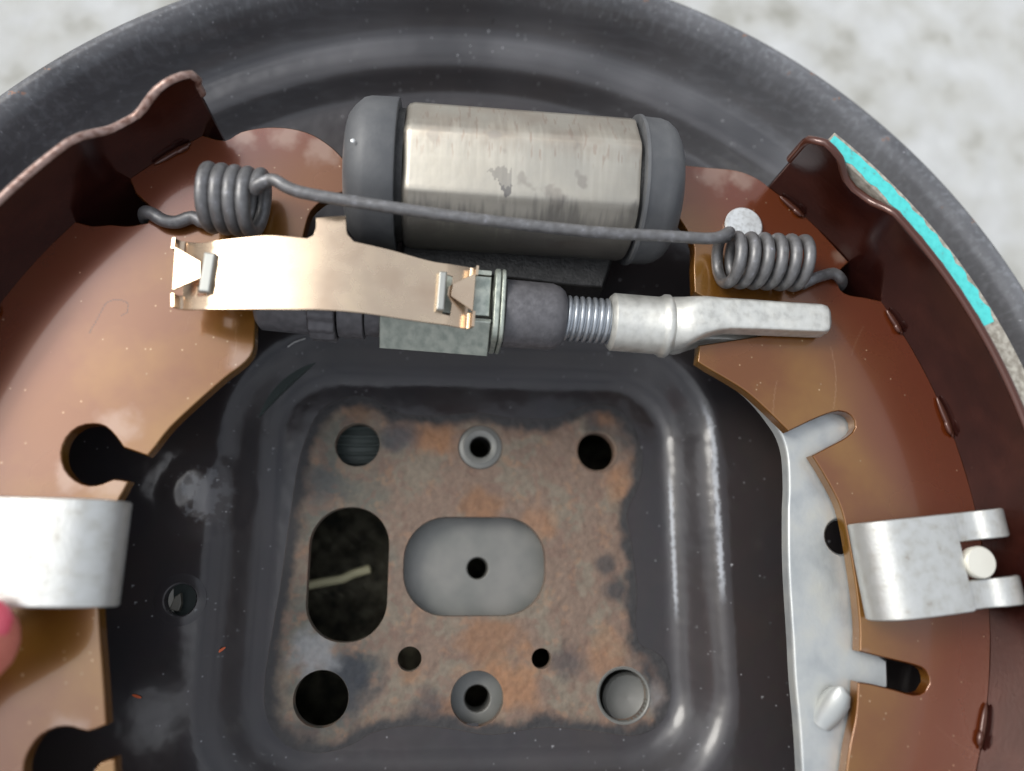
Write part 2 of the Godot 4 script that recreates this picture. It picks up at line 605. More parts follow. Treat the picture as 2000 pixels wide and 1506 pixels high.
func web_picture() -> Texture2D:
	# 240 mm square, the axis in the middle: amber lacquer in thicker and thinner flows, shade painted in towards the flanges, rubbed pale at some edges, with dust specks
	var S := 1024
	var img := Image.create(S, S, false, Image.FORMAT_RGB8)
	var f := FastNoiseLite.new()
	f.seed = 80
	f.frequency = 0.022
	f.fractal_octaves = 3
	var g := FastNoiseLite.new()
	g.seed = 81
	g.frequency = 0.25
	g.fractal_octaves = 3
	var rub := []
	for q in [[Vector3(-63.6, 0, -22.8), 4.5], [Vector3(-63.6, 0, -12.4), 4.5], [Vector3(-71, 0, -14.3), 3.0], [Vector3(-38.1, 0, -83.8), 4.0], [Vector3(-30.9, 0, -80.5), 4.0], [Vector3(-46.5, 0, -82.2), 3.0], [Vector3(50.6, 0, -79.7), 4.5], [Vector3(56.1, 0, -78.2), 3.5], [Vector3(-66.1, 0, 27.3), 3.5], [Vector3(-43.4, 0, -36.5), 3.0], [Vector3(75.7, 0, -61.6), 2.5], [Vector3(72.4, 0, 17.9), 2.5]]:
		rub.append([Vector2(q[0].x, q[0].z), q[1]])
	for y in S:
		for x in S:
			var p := Vector2(x - S * 0.5, y - S * 0.5) * 240.0 / S
			var rr := p.length()
			if rr < 38.0 or rr > 101.0:
				continue
			var n := f.get_noise_2d(p.x, p.y)
			var b := g.get_noise_2d(p.x, p.y)
			var t := clampf(0.5 + 1.3 * n + 0.15 * b, 0.0, 1.0)
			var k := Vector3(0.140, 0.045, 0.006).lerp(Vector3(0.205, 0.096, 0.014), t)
			k = k.lerp(Vector3(0.110, 0.020, 0.005), 0.92 * smoothstep(74.0, 92.0, rr + 9.0 * n))  # shade and reflection beside the flange painted in as a darker band
			for q in rub:
				var d: float = (p - q[0]).length() / q[1] + 0.45 * b + 0.4 * n
				if d < 1.1:
					k = k.lerp(Vector3(0.30, 0.21, 0.16), 0.5 * smoothstep(1.1, 0.1, d))
			img.set_pixel(x, y, lin(k.x, k.y, k.z))
	for i in 24:
		# hairline scratches, and a pencil stroke on one web
		var a := Vector2.from_angle(rng.randf_range(0, TAU)) * rng.randf_range(50, 95)
		var d := Vector2.from_angle(rng.randf_range(0, TAU))
		var l := rng.randf_range(3, 13)
		var up := rng.randf_range(0.01, 0.045)
		for t in int(l * 5):
			var q := (a + d * t * 0.2 + d.orthogonal() * 0.004 * t * t * 0.2) * S / 240.0 + Vector2(S, S) * 0.5
			if q.x > 1 and q.y > 1 and q.x < S - 1 and q.y < S - 1:
				var c := img.get_pixel(int(q.x), int(q.y)).srgb_to_linear()
				img.set_pixel(int(q.x), int(q.y), lin(c.r + up, c.g + up * 0.8, c.b + up * 0.6))
	for q3 in bend([Vector3(-70.8, 0, -40.7), Vector3(-69.7, 0, -43.5), Vector3(-68.5, 0, -46.5), Vector3(-66.7, 0, -47.2), Vector3(-64.8, 0, -46.7), Vector3(-64.6, 0, -45), Vector3(-65.5, 0, -44.2)], 0.15):
		var q := Vector2(q3.x, q3.z) * S / 240.0 + Vector2(S, S) * 0.5
		var c := img.get_pixel(int(q.x), int(q.y)).srgb_to_linear()
		img.set_pixel(int(q.x), int(q.y), lin(c.r * 0.72, c.g * 0.72, c.b * 0.8))
	for i in 600:
		var q := Vector2.from_angle(rng.randf_range(0, TAU)) * rng.randf_range(40, 98) * S / 240.0 + Vector2(S, S) * 0.5
		var v := rng.randf_range(0.25, 0.6)
		img.set_pixel(int(q.x), int(q.y), lin(v, v * 0.8, v * 0.6))
	return ImageTexture.create_from_image(img)

func aluminium_picture() -> Texture2D:
	# 100 mm square, the axis of the brake in the middle: cream cast aluminium, brushed across, with a dark smear and brown stains
	var S := 512
	var img := Image.create(S, S, false, Image.FORMAT_RGB8)
	var f := FastNoiseLite.new()
	f.seed = 70
	f.frequency = 0.09
	f.fractal_octaves = 4
	var g := FastNoiseLite.new()
	g.seed = 71
	g.frequency = 0.35
	g.fractal_octaves = 3
	var c0 := Vector3(4.8, 12, -69.6)
	var a0 := Vector3(-12.8, 12, -69.8)
	var a1 := Vector3(29.6, 12, -68.2)
	var d := Vector2(a1.x - a0.x, a1.z - a0.z).normalized()
	var e := d.orthogonal()
	if e.y < 0.0:
		e = -e
	for y in S:
		for x in S:
			# the picture's rows run along the brake's z; the wheel cylinder lies some 75 mm up, so the square is moved by half
			var p := Vector2(x - S * 0.5, y - S * 0.5) * 100.0 / S
			if p.y > 0.0:
				p.y -= 100.0
			var u := (p - Vector2(c0.x, c0.z)).dot(d)
			var v := (p - Vector2(c0.x, c0.z)).dot(e)
			var n := f.get_noise_2d(u, v)
			var b := g.get_noise_2d(u * 2.2, v * 0.35)
			var k := Vector3(0.47, 0.435, 0.365) * (1.0 + 0.08 * n + 0.04 * b)
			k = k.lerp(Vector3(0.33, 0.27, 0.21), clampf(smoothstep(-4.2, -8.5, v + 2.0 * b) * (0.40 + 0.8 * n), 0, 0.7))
			k = k.lerp(Vector3(0.30, 0.21, 0.16), 0.6 * smoothstep(0.3, 0.55, b) * smoothstep(-2.0, -6.0, v))
			k = k.lerp(Vector3(0.30, 0.27, 0.23), 0.7 * smoothstep(0.38, 0.55, n))
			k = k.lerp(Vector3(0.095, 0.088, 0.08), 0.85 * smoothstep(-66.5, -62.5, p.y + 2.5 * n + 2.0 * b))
			# the smear: a ragged wedge pointing down
			var w := 2.6 - (v + 2.0) * 0.55
			if v > -2.0 + 1.2 * b and v < 3.2 and absf(u - 0.35 * v) < w + 1.4 * b:
				k = k.lerp(Vector3(0.10, 0.095, 0.095), 0.85 if v > 0.4 + 2.0 * b else 0.45)
			img.set_pixel(x, y, lin(clampf(k.x, 0, 1), clampf(k.y, 0, 1), clampf(k.z, 0, 1)))
	return ImageTexture.create_from_image(img)

func plate_picture() -> Texture2D:
	# 300 mm square, the axis in the middle: black paint, dust and painted sky sheen paling the rim, speckled with white dust, a few rust spots
	var S := 1024
	var img := Image.create(S, S, false, Image.FORMAT_RGB8)
	var f := FastNoiseLite.new()
	f.seed = 40
	var patch := Vector3(-54.5, -21, -13.1)
	f.frequency = 0.03
	f.fractal_octaves = 3
	for y in S:
		for x in S:
			var p := Vector2(x - S * 0.5, y - S * 0.5) * 300.0 / S
			var r := p.length()
			var d := f.get_noise_2d(p.x, p.y)
			var dust_and_sheen := clampf((r - 104.0) / 22.0, 0.0, 1.0) * (0.6 + 0.5 * d) * clampf(1.0 + 0.5 * (p.x - p.y * 0.3) / 130.0, 0.5, 1.6)  # rim dust mixed with painted sky sheen, paler towards one side
			if r > 125.5:
				dust_and_sheen += 0.45 * smoothstep(0.05, 0.4, f.get_noise_2d(p.x * 16.0, p.y * 16.0)) + 0.16 * f.get_noise_2d(p.y * 40.0, p.x * 40.0)
				dust_and_sheen = maxf(dust_and_sheen, 0.0)
			var wp := p - Vector2(patch.x, patch.z)
			if wp.length() < 9.0:
				# bare, dirty metal where the shoe has rubbed
				var w := f.get_noise_2d(p.x * 12.0, p.y * 12.0)
				var e := wp.length() / 5.2 + 0.9 * w + 0.35 * smoothstep(0.0, -3.0, wp.x) * smoothstep(-2.0, 2.0, wp.y)
				dust_and_sheen = maxf(dust_and_sheen, 0.55 * smoothstep(1.05, 0.6, e) * (1.0 - 0.06 * wp.x))
			if p.x > 30.0 and p.x < 62.0 and absf(p.y) < 45.0:
				# painted sky glint and worn paint along two bends, one side of recess
				var q := Vector2(absf(p.x - 2.4), absf(p.y + 1.0)) - Vector2(29.0, 24.6)
				var sd := Vector2(maxf(q.x, 0), maxf(q.y, 0)).length() + minf(maxf(q.x, q.y), 0.0) - 15.0
				var w := f.get_noise_2d(p.x * 14.0, p.y * 10.0)
				var m1 := smoothstep(1.0, 0.3, absf(sd - 8.0) + 0.8 * absf(w)) * smoothstep(-37, -30, p.y) * smoothstep(10, 2, p.y)
				var m2 := smoothstep(0.7, 0.2, absf(sd + 0.2) + 0.5 * absf(w)) * smoothstep(-22, -14, p.y) * smoothstep(14, 6, p.y)
				dust_and_sheen = maxf(dust_and_sheen, maxf(m1, m2) * 3.2)
			img.set_pixel(x, y, lin(0.0265 + 0.005 * d + dust_and_sheen * 0.095, 0.0225 + 0.002 * d + dust_and_sheen * 0.101, 0.0225 + dust_and_sheen * 0.108))
	var k := 0
	while k < 1700:
		var p := Vector2(rng.randf_range(4, S - 4), rng.randf_range(4, S - 4))
		var rr := (p - Vector2(S, S) * 0.5).length() * 300.0 / S
		if rr > 134.0 or (rr < 104.0 and rng.randf() < 0.45):
			continue
		k += 1
		var b := rng.randf_range(0.05, 0.28) * (1.0 if rng.randf() < 0.9 else 2.0)
		img.set_pixel(int(p.x), int(p.y), lin(b, b, b * 1.03))
		if rng.randf() < 0.18:
			img.set_pixel(int(p.x) + 1, int(p.y), lin(b * 0.7, b * 0.7, b * 0.7))
			img.set_pixel(int(p.x), int(p.y) + 1, lin(b * 0.5, b * 0.5, b * 0.5))
	for i in 60:
		var a := rng.randf_range(0, TAU)
		var q := Vector2.from_angle(a) * rng.randf_range(128, 133) * S / 300.0 + Vector2(S, S) * 0.5
		for j in rng.randi_range(2, 9):
			img.set_pixel(clampi(int(q.x) + rng.randi_range(-2, 2), 0, S - 1), clampi(int(q.y) + rng.randi_range(-1, 1), 0, S - 1), lin(0.22, 0.10, 0.06))
	var mu := Vector3(-69.9, -8, -115.1)
	var sp := Vector2(mu.x, mu.z) * S / 300.0 + Vector2(S, S) * 0.5
	for i in 40:
		var q := sp + Vector2.from_angle(rng.randf_range(0, TAU)) * rng.randf_range(0, 3.4)
		img.set_pixel(int(q.x), int(q.y), lin(0.20, 0.085, 0.05))
	return ImageTexture.create_from_image(img)

func pad_picture() -> Texture2D:
	# 100 mm square, the axis in the middle: bare steel with rust, grey scale and patches of old paint
	var S := 512
	var img := Image.create(S, S, false, Image.FORMAT_RGB8)
	var f := FastNoiseLite.new()
	f.seed = 50
	f.frequency = 0.075
	f.fractal_octaves = 5
	var g := FastNoiseLite.new()
	g.seed = 51
	g.frequency = 0.16
	g.fractal_octaves = 4
	var h := FastNoiseLite.new()
	h.seed = 52
	h.frequency = 0.5
	h.fractal_octaves = 3
	var steel := Vector3(0.178, 0.142, 0.104)
	var mauve := Vector3(0.175, 0.118, 0.085)
	var olive := Vector3(0.125, 0.116, 0.090)
	var orange := Vector3(0.255, 0.145, 0.082)
	var brown := Vector3(0.150, 0.090, 0.065)
	var black := Vector3(0.022, 0.024, 0.028)
	var spots := pad_spots()
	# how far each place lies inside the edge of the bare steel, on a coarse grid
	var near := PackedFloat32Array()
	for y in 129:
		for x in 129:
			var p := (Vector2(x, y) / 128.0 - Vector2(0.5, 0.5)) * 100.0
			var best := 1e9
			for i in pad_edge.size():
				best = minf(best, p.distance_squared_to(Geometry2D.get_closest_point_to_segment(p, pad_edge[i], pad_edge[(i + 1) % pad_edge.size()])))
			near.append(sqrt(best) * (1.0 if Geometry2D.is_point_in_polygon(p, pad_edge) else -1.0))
	for y in S:
		for x in S:
			var p := Vector2(x - S * 0.5, y - S * 0.5) * 100.0 / S
			var a := f.get_noise_2d(p.x, p.y)
			var b := g.get_noise_2d(p.x, p.y)
			var c := h.get_noise_2d(p.x, p.y)
			var k := mauve.lerp(olive, smoothstep(-14.0, -30.0, p.x + 14.0 * a))
			k = k.lerp(steel, smoothstep(0.0, 0.25, a))
			k = k.lerp(brown, 0.6 * smoothstep(0.16, 0.40, b + 0.3 * c))
			k = k.lerp(orange, 0.4 * smoothstep(0.22, 0.55, g.get_noise_2d(p.y + 90.0, p.x) + 0.35 * c))
			for s in spots:
				var q: float = (p - s[0]).length() / s[1] + 0.5 * b + 0.2 * a
				k = k.lerp(s[2], s[3] * smoothstep(1.3, 0.35, q))
			var gx := clampf(float(x) / S * 128.0, 0.0, 127.9)
			var gy := clampf(float(y) / S * 128.0, 0.0, 127.9)
			var q0 := int(gy) * 129 + int(gx)
			var inn := lerpf(lerpf(near[q0], near[q0 + 1], gx - int(gx)), lerpf(near[q0 + 129], near[q0 + 130], gx - int(gx)), gy - int(gy))
			k *= 0.74 * (1.0 + 0.20 * c)
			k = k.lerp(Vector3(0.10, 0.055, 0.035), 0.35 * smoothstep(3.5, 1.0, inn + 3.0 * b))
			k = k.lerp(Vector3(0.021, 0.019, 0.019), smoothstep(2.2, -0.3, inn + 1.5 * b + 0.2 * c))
			img.set_pixel(x, y, lin(clampf(k.x, 0.01, 1), clampf(k.y, 0.01, 1), clampf(k.z, 0.01, 1)))
	return ImageTexture.create_from_image(img)

func pad_spots() -> Array:
	var orange := Vector3(0.27, 0.13, 0.06)
	var blue := Vector3(0.020, 0.024, 0.031)
	var black := Vector3(0.016, 0.020, 0.025)
	var pale := Vector3(0.26, 0.26, 0.26)
	var out := []
	for s in [[Vector3(-7.2, -29.5, -27.6), 5.0, orange, 0.9], [Vector3(-24.5, -29.5, -33.2), 4.0, orange * 0.7, 0.6], [Vector3(30.3, -29.5, -32.4), 4.5, black, 0.8], [Vector3(31.5, -29.5, -33), 3.0, orange * 0.8, 0.7], [Vector3(36.7, -29.5, -27.1), 3.5, black, 0.7],
			[Vector3(35.2, -29.5, -16.6), 4.5, orange, 0.7], [Vector3(3.3, -29.5, -11.2), 5.0, orange * 0.75, 0.8], [Vector3(17, -29.5, -8.5), 4.0, orange, 0.55], [Vector3(5.7, -29.5, 17.4), 7.0, orange * 0.8, 0.7], [Vector3(11.2, -29.5, 24.7), 6.0, orange, 0.8],
			[Vector3(-26, -29.5, 25.7), 8.5, blue, 0.85], [Vector3(-24.1, -29.5, 22.2), 5.0, blue, 0.9], [Vector3(-31.4, -29.5, 19.1), 5.5, pale, 0.75], [Vector3(42.3, -29.5, 21.9), 6.5, black, 0.95], [Vector3(33.9, -29.5, 5.9), 4.0, black, 0.8], [Vector3(31.1, -29.5, 0.9), 2.5, black, 0.7],
			[Vector3(20.4, -29.5, 34.9), 4.0, black, 0.85], [Vector3(-6.9, -29.5, 30.9), 5.5, blue, 0.7], [Vector3(42, -29.5, 29.2), 4.0, pale * 0.6, 0.8], [Vector3(-35.7, -29.5, 34.8), 5.0, blue, 0.6], [Vector3(-32.5, -29.5, -15.9), 6.0, blue * 1.8, 0.5], [Vector3(-15.2, -29.5, -27.5), 4.0, blue * 1.6, 0.7],
			[Vector3(30.1, -29.5, 18.7), 5.0, orange, 0.5], [Vector3(2.6, -29.5, 28.1), 6.6, orange, 0.7], [Vector3(-11.4, -29.5, 22.4), 3.0, orange * 0.8, 0.6], [Vector3(22.2, -29.5, 20.7), 4.0, blue, 0.6]]:
		var p: Vector3 = s[0]
		out.append([Vector2(p.x, p.z), s[1], s[2], s[3]])
	return out


# ---------------------------------------------------------------- the setting

func ground() -> void:
	var m := MB.new()
	slab(m, dense(rounded(Vector2.ZERO, 1500, 1500, 50), 300), [], -LIFT - 40.0, -LIFT, 1.0)
	var c := mat(Color(1, 1, 1), 0.9, 0.0, 300.0, noise_tex(60, 0.012, [[0.12, Color(0.24, 0.235, 0.205)], [0.38, Color(0.35, 0.348, 0.325)], [0.6, Color(0.385, 0.387, 0.375)], [0.88, Color(0.43, 0.435, 0.43)]], 5, 1024), null, noise_tex(61, 0.03, [[0.0, grey(0.0)], [1.0, grey(1.0)]], 5), 0.05)
	var o := obj("concrete_ground", m, c, self, "pale grey rough concrete ground under and around the drum brake")
	o.set_meta("kind", "structure")
	m = MB.new()
	slab(m, circle(Vector2(2, 0), 66.0, 60), [], -LIFT - 1.0, -LIFT + 0.3, 0.1)
	obj("shade_patch", m, mat(Color(1, 1, 1), 0.7, 0.0, 60.0, noise_tex(62, 0.02, [[0.2, Color(0.04, 0.036, 0.022)], [0.5, Color(0.12, 0.105, 0.065)], [0.8, Color(0.20, 0.18, 0.12)]])), o)  # dark sheet colouring in the shade seen through the holes


# ---------------------------------------------------------------- backing plate

const PROFILE := [0.0, -22.0, 107.0, -22.0, 109.5, -21.6, 111.5, -19.5, 113.5, -16.8, 115.5, -15.8, 119.0, -15.6, 121.0, -15.2, 123.5, -12.4, 126.0, -8.2, 128.0, -5.4, 130.0, -4.1, 131.6, -3.9, 132.6, -4.4, 133.2, -5.6, 133.4, -7.5]

func bend_up(t: float) -> float:
	# a straight slope between two tight bends
	const B := 0.38
	if t < -B or t > 1.0 + B:
		return 0.0 if t < 0.5 else 1.0
	if t < B:
		return (t + B) * (t + B) / (4.0 * B)
	if t > 1.0 - B:
		return 1.0 - (1.0 + B - t) * (1.0 + B - t) / (4.0 * B)
	return t

func plate_height(x: float, z: float) -> float:
	var r := sqrt(x * x + z * z)
	var y := -7.5
	if r < 106.0:
		y = -22.0
		var q := Vector2(absf(x - 1.7), absf(z + 0.6)) - Vector2(44.8 - 14.0, 40.6 - 14.0)
		var d := Vector2(maxf(q.x, 0), maxf(q.y, 0)).length() + minf(maxf(q.x, q.y), 0.0) - 14.0
		y = lerpf(-30.0, -22.0, bend_up(d / 7.5))
		if x < -40.0 and x > -75.0:
			var a := Vector2(x, z).distance_to(BOSS)
			y += 0.8 * smoothstep(10.0, 5.0, a)
	else:
		for i in range(0, PROFILE.size() - 2, 2):
			if r <= PROFILE[i + 2]:
				var t: float = (r - PROFILE[i]) / (PROFILE[i + 2] - PROFILE[i])
				var k := PROFILE.size()
				var y0: float = PROFILE[maxi(i - 1, 1)]
				var y3: float = PROFILE[mini(i + 5, k - 1)]
				y = cubic_interpolate(PROFILE[i + 1], PROFILE[i + 3], y0, y3, t)
				break
	return y

var BOSS := Vector2.ZERO
var PIT := Vector2.ZERO

func backing_plate() -> void:
	var bp := Vector3(-54.2, -21, -13.3)
	BOSS = Vector2(bp.x, bp.z)
	bp = Vector3(-56.9, -22, 7.6)
	PIT = Vector2(bp.x, bp.z)
	var root := thing("backing_plate", "round black painted steel brake backing plate with raised rim and rusty centre", "brake backing plate", Vector3(0, -34, 0))
	var pad: PackedVector2Array = Geometry2D.offset_polygon(pad_edge, 1.2)[0]
	pad = dense(pad, 1.8)
	var cut: PackedVector2Array = Geometry2D.offset_polygon(pad, -1.6)[0]
	# the dished sheet, from the axis outwards
	var rs := PackedFloat32Array()
	var r := 8.0
	while r < 133.35:
		rs.append(r)
		r += 1.0 if r < 104.0 else 0.55
	rs.append(133.4)
	var segs := 400
	var P := []
	var N := []
	for i in rs.size():
		var row := PackedVector3Array()
		var nn := PackedVector3Array()
		for j in segs:
			var a := TAU * j / segs
			var q := Vector2.from_angle(a) * rs[i]
			var e := 0.35
			var y := plate_height(q.x, q.y)
			if i == rs.size() - 1:
				q *= 1.0 + 0.002 * sin(a * 37.0) * sin(a * 13.0 + 1.0)
			row.append(Vector3(q.x, y, q.y))
			if i >= rs.size() - 2:
				nn.append(Vector3(q.x, 18.0, q.y).normalized())
			else:
				nn.append(Vector3(plate_height(q.x - e, q.y) - plate_height(q.x + e, q.y), 2 * e, plate_height(q.x, q.y - e) - plate_height(q.x, q.y + e)).normalized())
		P.append(row)
		N.append(nn)
	var m := MB.new()
	var th := Vector3(0, -2.4, 0)
	for i in rs.size() - 1:
		for j in segs:
			var k := (j + 1) % segs
			var mid: Vector3 = (P[i][j] + P[i + 1][k]) / 2
			if Vector2(mid.x, mid.z).distance_to(PIT) < 3.6:
				continue
			if rs[i] < 62.0 and Geometry2D.is_point_in_polygon(Vector2(mid.x, mid.z), cut):
				continue
			m.quad(P[i][j], P[i][k], P[i + 1][k], P[i + 1][j], N[i][j], N[i][k], N[i + 1][k], N[i + 1][j])
			if rs[i] > 60.0 and i < rs.size() - 2:
				m.quad(P[i][j] + th, P[i][k] + th, P[i + 1][k] + th, P[i + 1][j] + th, -N[i][j], -N[i][k], -N[i + 1][k], -N[i + 1][j])
			if i == rs.size() - 2:
				var o := Vector3(P[i + 1][j].x, 0, P[i + 1][j].z).normalized()
				m.quad(P[i + 1][j], P[i + 1][k], P[i][k] + th, P[i][j] + th, o, o, o, o)
	obj("dished_sheet", m, M.plate, root)
	# the bare pad with its holes
	var holes := []
	for h in [[Vector3(-24.4, -29.7, -25.3), 4.9], [Vector3(3, -29.7, -25.1), 5.0], [Vector3(29.5, -29.7, -24.5), 4.35], [Vector3(-11.5, -29.7, 20.1), 2.5], [Vector3(16.5, -29.7, 20.3), 2.1], [Vector3(2.8, -29.7, 28.1), 5.5], [Vector3(-29.4, -29.7, 27.7), 5.6], [Vector3(34.1, -29.7, 27.9), 5.2]]:
		holes.append(circle(Vector2(h[0].x, h[0].z), h[1], 40))
	var c0 := Vector3(-25.1, -29.7, 2.6)
	holes.append(dense(rounded(Vector2(c0.x, c0.z), 8.5, 14.1, 8.2, 10), 1.5))
	c0 = Vector3(2.1, -29.7, 1)
	holes.append(dense(rounded(Vector2(c0.x, c0.z), 15.5, 10.5, 9.2, 10), 1.5))
	m = MB.new()
	slab(m, pad, holes, -32.6, -29.85, 0.1, none, 4.0)
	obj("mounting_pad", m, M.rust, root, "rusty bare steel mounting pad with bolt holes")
	# rolled collars round three of the holes
	for h in [[Vector3(3, -30.2, -25.2), 5.0, 2.5, M.under], [Vector3(29.6, -29.9, -24.5), 5.1, 4.35, M.rust], [Vector3(34.1, -29.9, 27.9), 6.0, 5.2, M.under]]:
		m = MB.new()
		var c: Vector3 = h[0]
		var w: float = h[1] - h[2]
		lathe(m, c - Vector3(0, 1.5, 0), c + Vector3(0, 5, 0), [Vector2(0, h[2]), Vector2(1.5, h[2]), Vector2(1.75, h[2] + w * 0.2), Vector2(1.85, h[2] + w * 0.5), Vector2(1.6, h[2] + w * 0.62), Vector2(1.6, h[2] + w * 0.8), Vector2(1.3, h[1]), Vector2(0, h[1])], 36)
		obj("hole_collar", m, h[3], root)
	# the pin hole in the sheet, with what is left of a clip in it
	m = MB.new()
	lathe(m, Vector3(PIT.x, -24.5, PIT.y), Vector3(PIT.x, 0, PIT.y), [Vector2(0, 3.1), Vector2(2.45, 3.1), Vector2(2.7, 3.35), Vector2(2.72, 3.9), Vector2(2.52, 5.1), Vector2(0, 5.1)], 40)
	obj("hole_collar", m, M.plate, root)
	m = MB.new()
	slab(m, curve([-59.4, 9.6, 1, -58.6, 7.1, 1, -57.5, 6.3, 1, -57.1, 8.5, 1, -57.5, 10, 1], 0.8), [], -25.0, -23.6, 0.2)
	obj("clip_tongue", m, M.worn, root)
	m = MB.new()
	for s in [[Vector3(51.4, -25, 7.9), Vector3(52.2, -25.5, 12.7)]]:
		blob(m, (s[0] + s[1]) / 2 + Vector3(0, -0.3, 0), (s[1] - s[0]) / 2, Vector3(0.2, 0.5, 0), Vector3(0.8, -0.1, 0))
	obj("paint_run", m, M.under_dark, root)

func under_plate() -> void:
	# the grey hub flange that shows through the pad's holes
	var c := Vector3(2.9, -35, 1.5)
	var root := thing("hub_flange", "smooth grey steel flange showing through the slot of the rusty pad", "hub flange", Vector3(c.x, -LIFT, c.z))
	var o := Vector2(c.x, c.z)
	var t := Vector3(3.2, -35, -26)
	var b := Vector3(3.1, -35, 28.9)
	var m := MB.new()
	var out := PackedVector2Array()
	var body := circle(o, 17.6, 60)
	for arm in [t, b]:
		var q := Vector2(arm.x, arm.z)
		var d := (q - o).normalized()
		var bar := PackedVector2Array([o + d.orthogonal() * 7, q + d.orthogonal() * 7 + d * 7, q - d.orthogonal() * 7 + d * 7, o - d.orthogonal() * 7])
		body = Geometry2D.merge_polygons(body, bar)[0]
	out = dense(body, 1.6)
	slab(m, out, [circle(o, 2.3, 28), circle(Vector2(t.x, t.z), 2.4, 24), circle(Vector2(b.x, b.z), 2.7, 28)], -42.0, -35.0, 0.4, none, 4.0)
	obj("plate", m, M.under, root)
	m = MB.new()
	lathe(m, Vector3(c.x, -LIFT, c.z), Vector3(c.x, 0, c.z), [Vector2(0, 63), Vector2(LIFT - 27.0, 63), Vector2(LIFT - 27.0, 58), Vector2(0, 58)], 90)
	obj("light_blocking_ring", m, M.under_dark, root)  # unseen ring added to keep light from under the plate
	var p := Vector3(-25, -35, -26.1)
	root = thing("stud", "dark ribbed stud end filling the hole at one corner of the pad", "bolt", Vector3(p.x, -LIFT, p.z))
	m = MB.new()
	var prof := [Vector2(0, 5.8), Vector2(LIFT - 36, 5.8)]
	lathe(m, Vector3(p.x, -LIFT, p.z), Vector3(p.x, 0, p.z), prof + [Vector2(LIFT - 35.4, 4.6), Vector2(LIFT - 35.2, 0.0)], 32)
	obj("shank", m, M.under_dark, root)
	m = MB.new()
	for i in 5:
		var z := -4.0 + 2.0 * i
		var w := sqrt(5.2 * 5.2 - z * z)
		tube(m, [p + Vector3(-w, -0.1, z), p + Vector3(0, 0.1, z + 0.2), p + Vector3(w, -0.1, z)], 0.4, 8)
	obj("ribs", m, M.under_dark, root)
	p = Vector3(36, -36, 29.3)
	root = thing("stud", "pale grey rounded bolt end inside the lower corner hole of the pad", "bolt", Vector3(p.x, -LIFT, p.z))
	m = MB.new()
	lathe(m, Vector3(p.x, -LIFT, p.z), Vector3(p.x, 0, p.z), [Vector2(0, 5.6), Vector2(LIFT - 34, 5.6), Vector2(LIFT - 33.4, 5.0), Vector2(LIFT - 33.9, 4.2), Vector2(LIFT - 34.6, 2.6), Vector2(LIFT - 34.9, 0.0)], 36)
	obj("shank", m, M.under, root)


# ---------------------------------------------------------------- shoes

func round_flange(R: float) -> Callable:
	# (length along the arc, height, distance outwards) -> place
	return func(u: float, v: float, w: float) -> Vector3: return Vector3(cos(u / R) * (R + w), v, sin(u / R) * (R + w))

func weld(root: Node3D, ang: float, y: float, long: float) -> void:
	var m := MB.new()
	var a := deg_to_rad(ang)
	var o := Vector3(cos(a), 0, sin(a))
	var t := Vector3(-sin(a), 0, cos(a))
	blob(m, o * 98.0 + Vector3(0, y, 0), t * long, Vector3(0, 0.55, 0) - o * 0.2, o * 0.7, 10, 18)
	blob(m, o * 97.6 + t * (long * 0.5) + Vector3(0, y + 0.2, 0), t * long * 0.35, Vector3(0, 0.5, 0), o * 0.6, 8, 12)
	obj("weld_bead", m, M.bead, root)

func flange_edge(root: Node3D, fl: PackedVector2Array, material: Material) -> void:
	# the rolled upper edge, coloured by the given material
	var place := round_flange(98.5)
	var path := []
	for q in fl:
		if q.y > 10.0:
			path.append(place.call(q.x, q.y - 0.75, 0.95))
	var m := MB.new()
	tube(m, path, 0.93, 12)
	obj("rolled_edge", m, material, root)

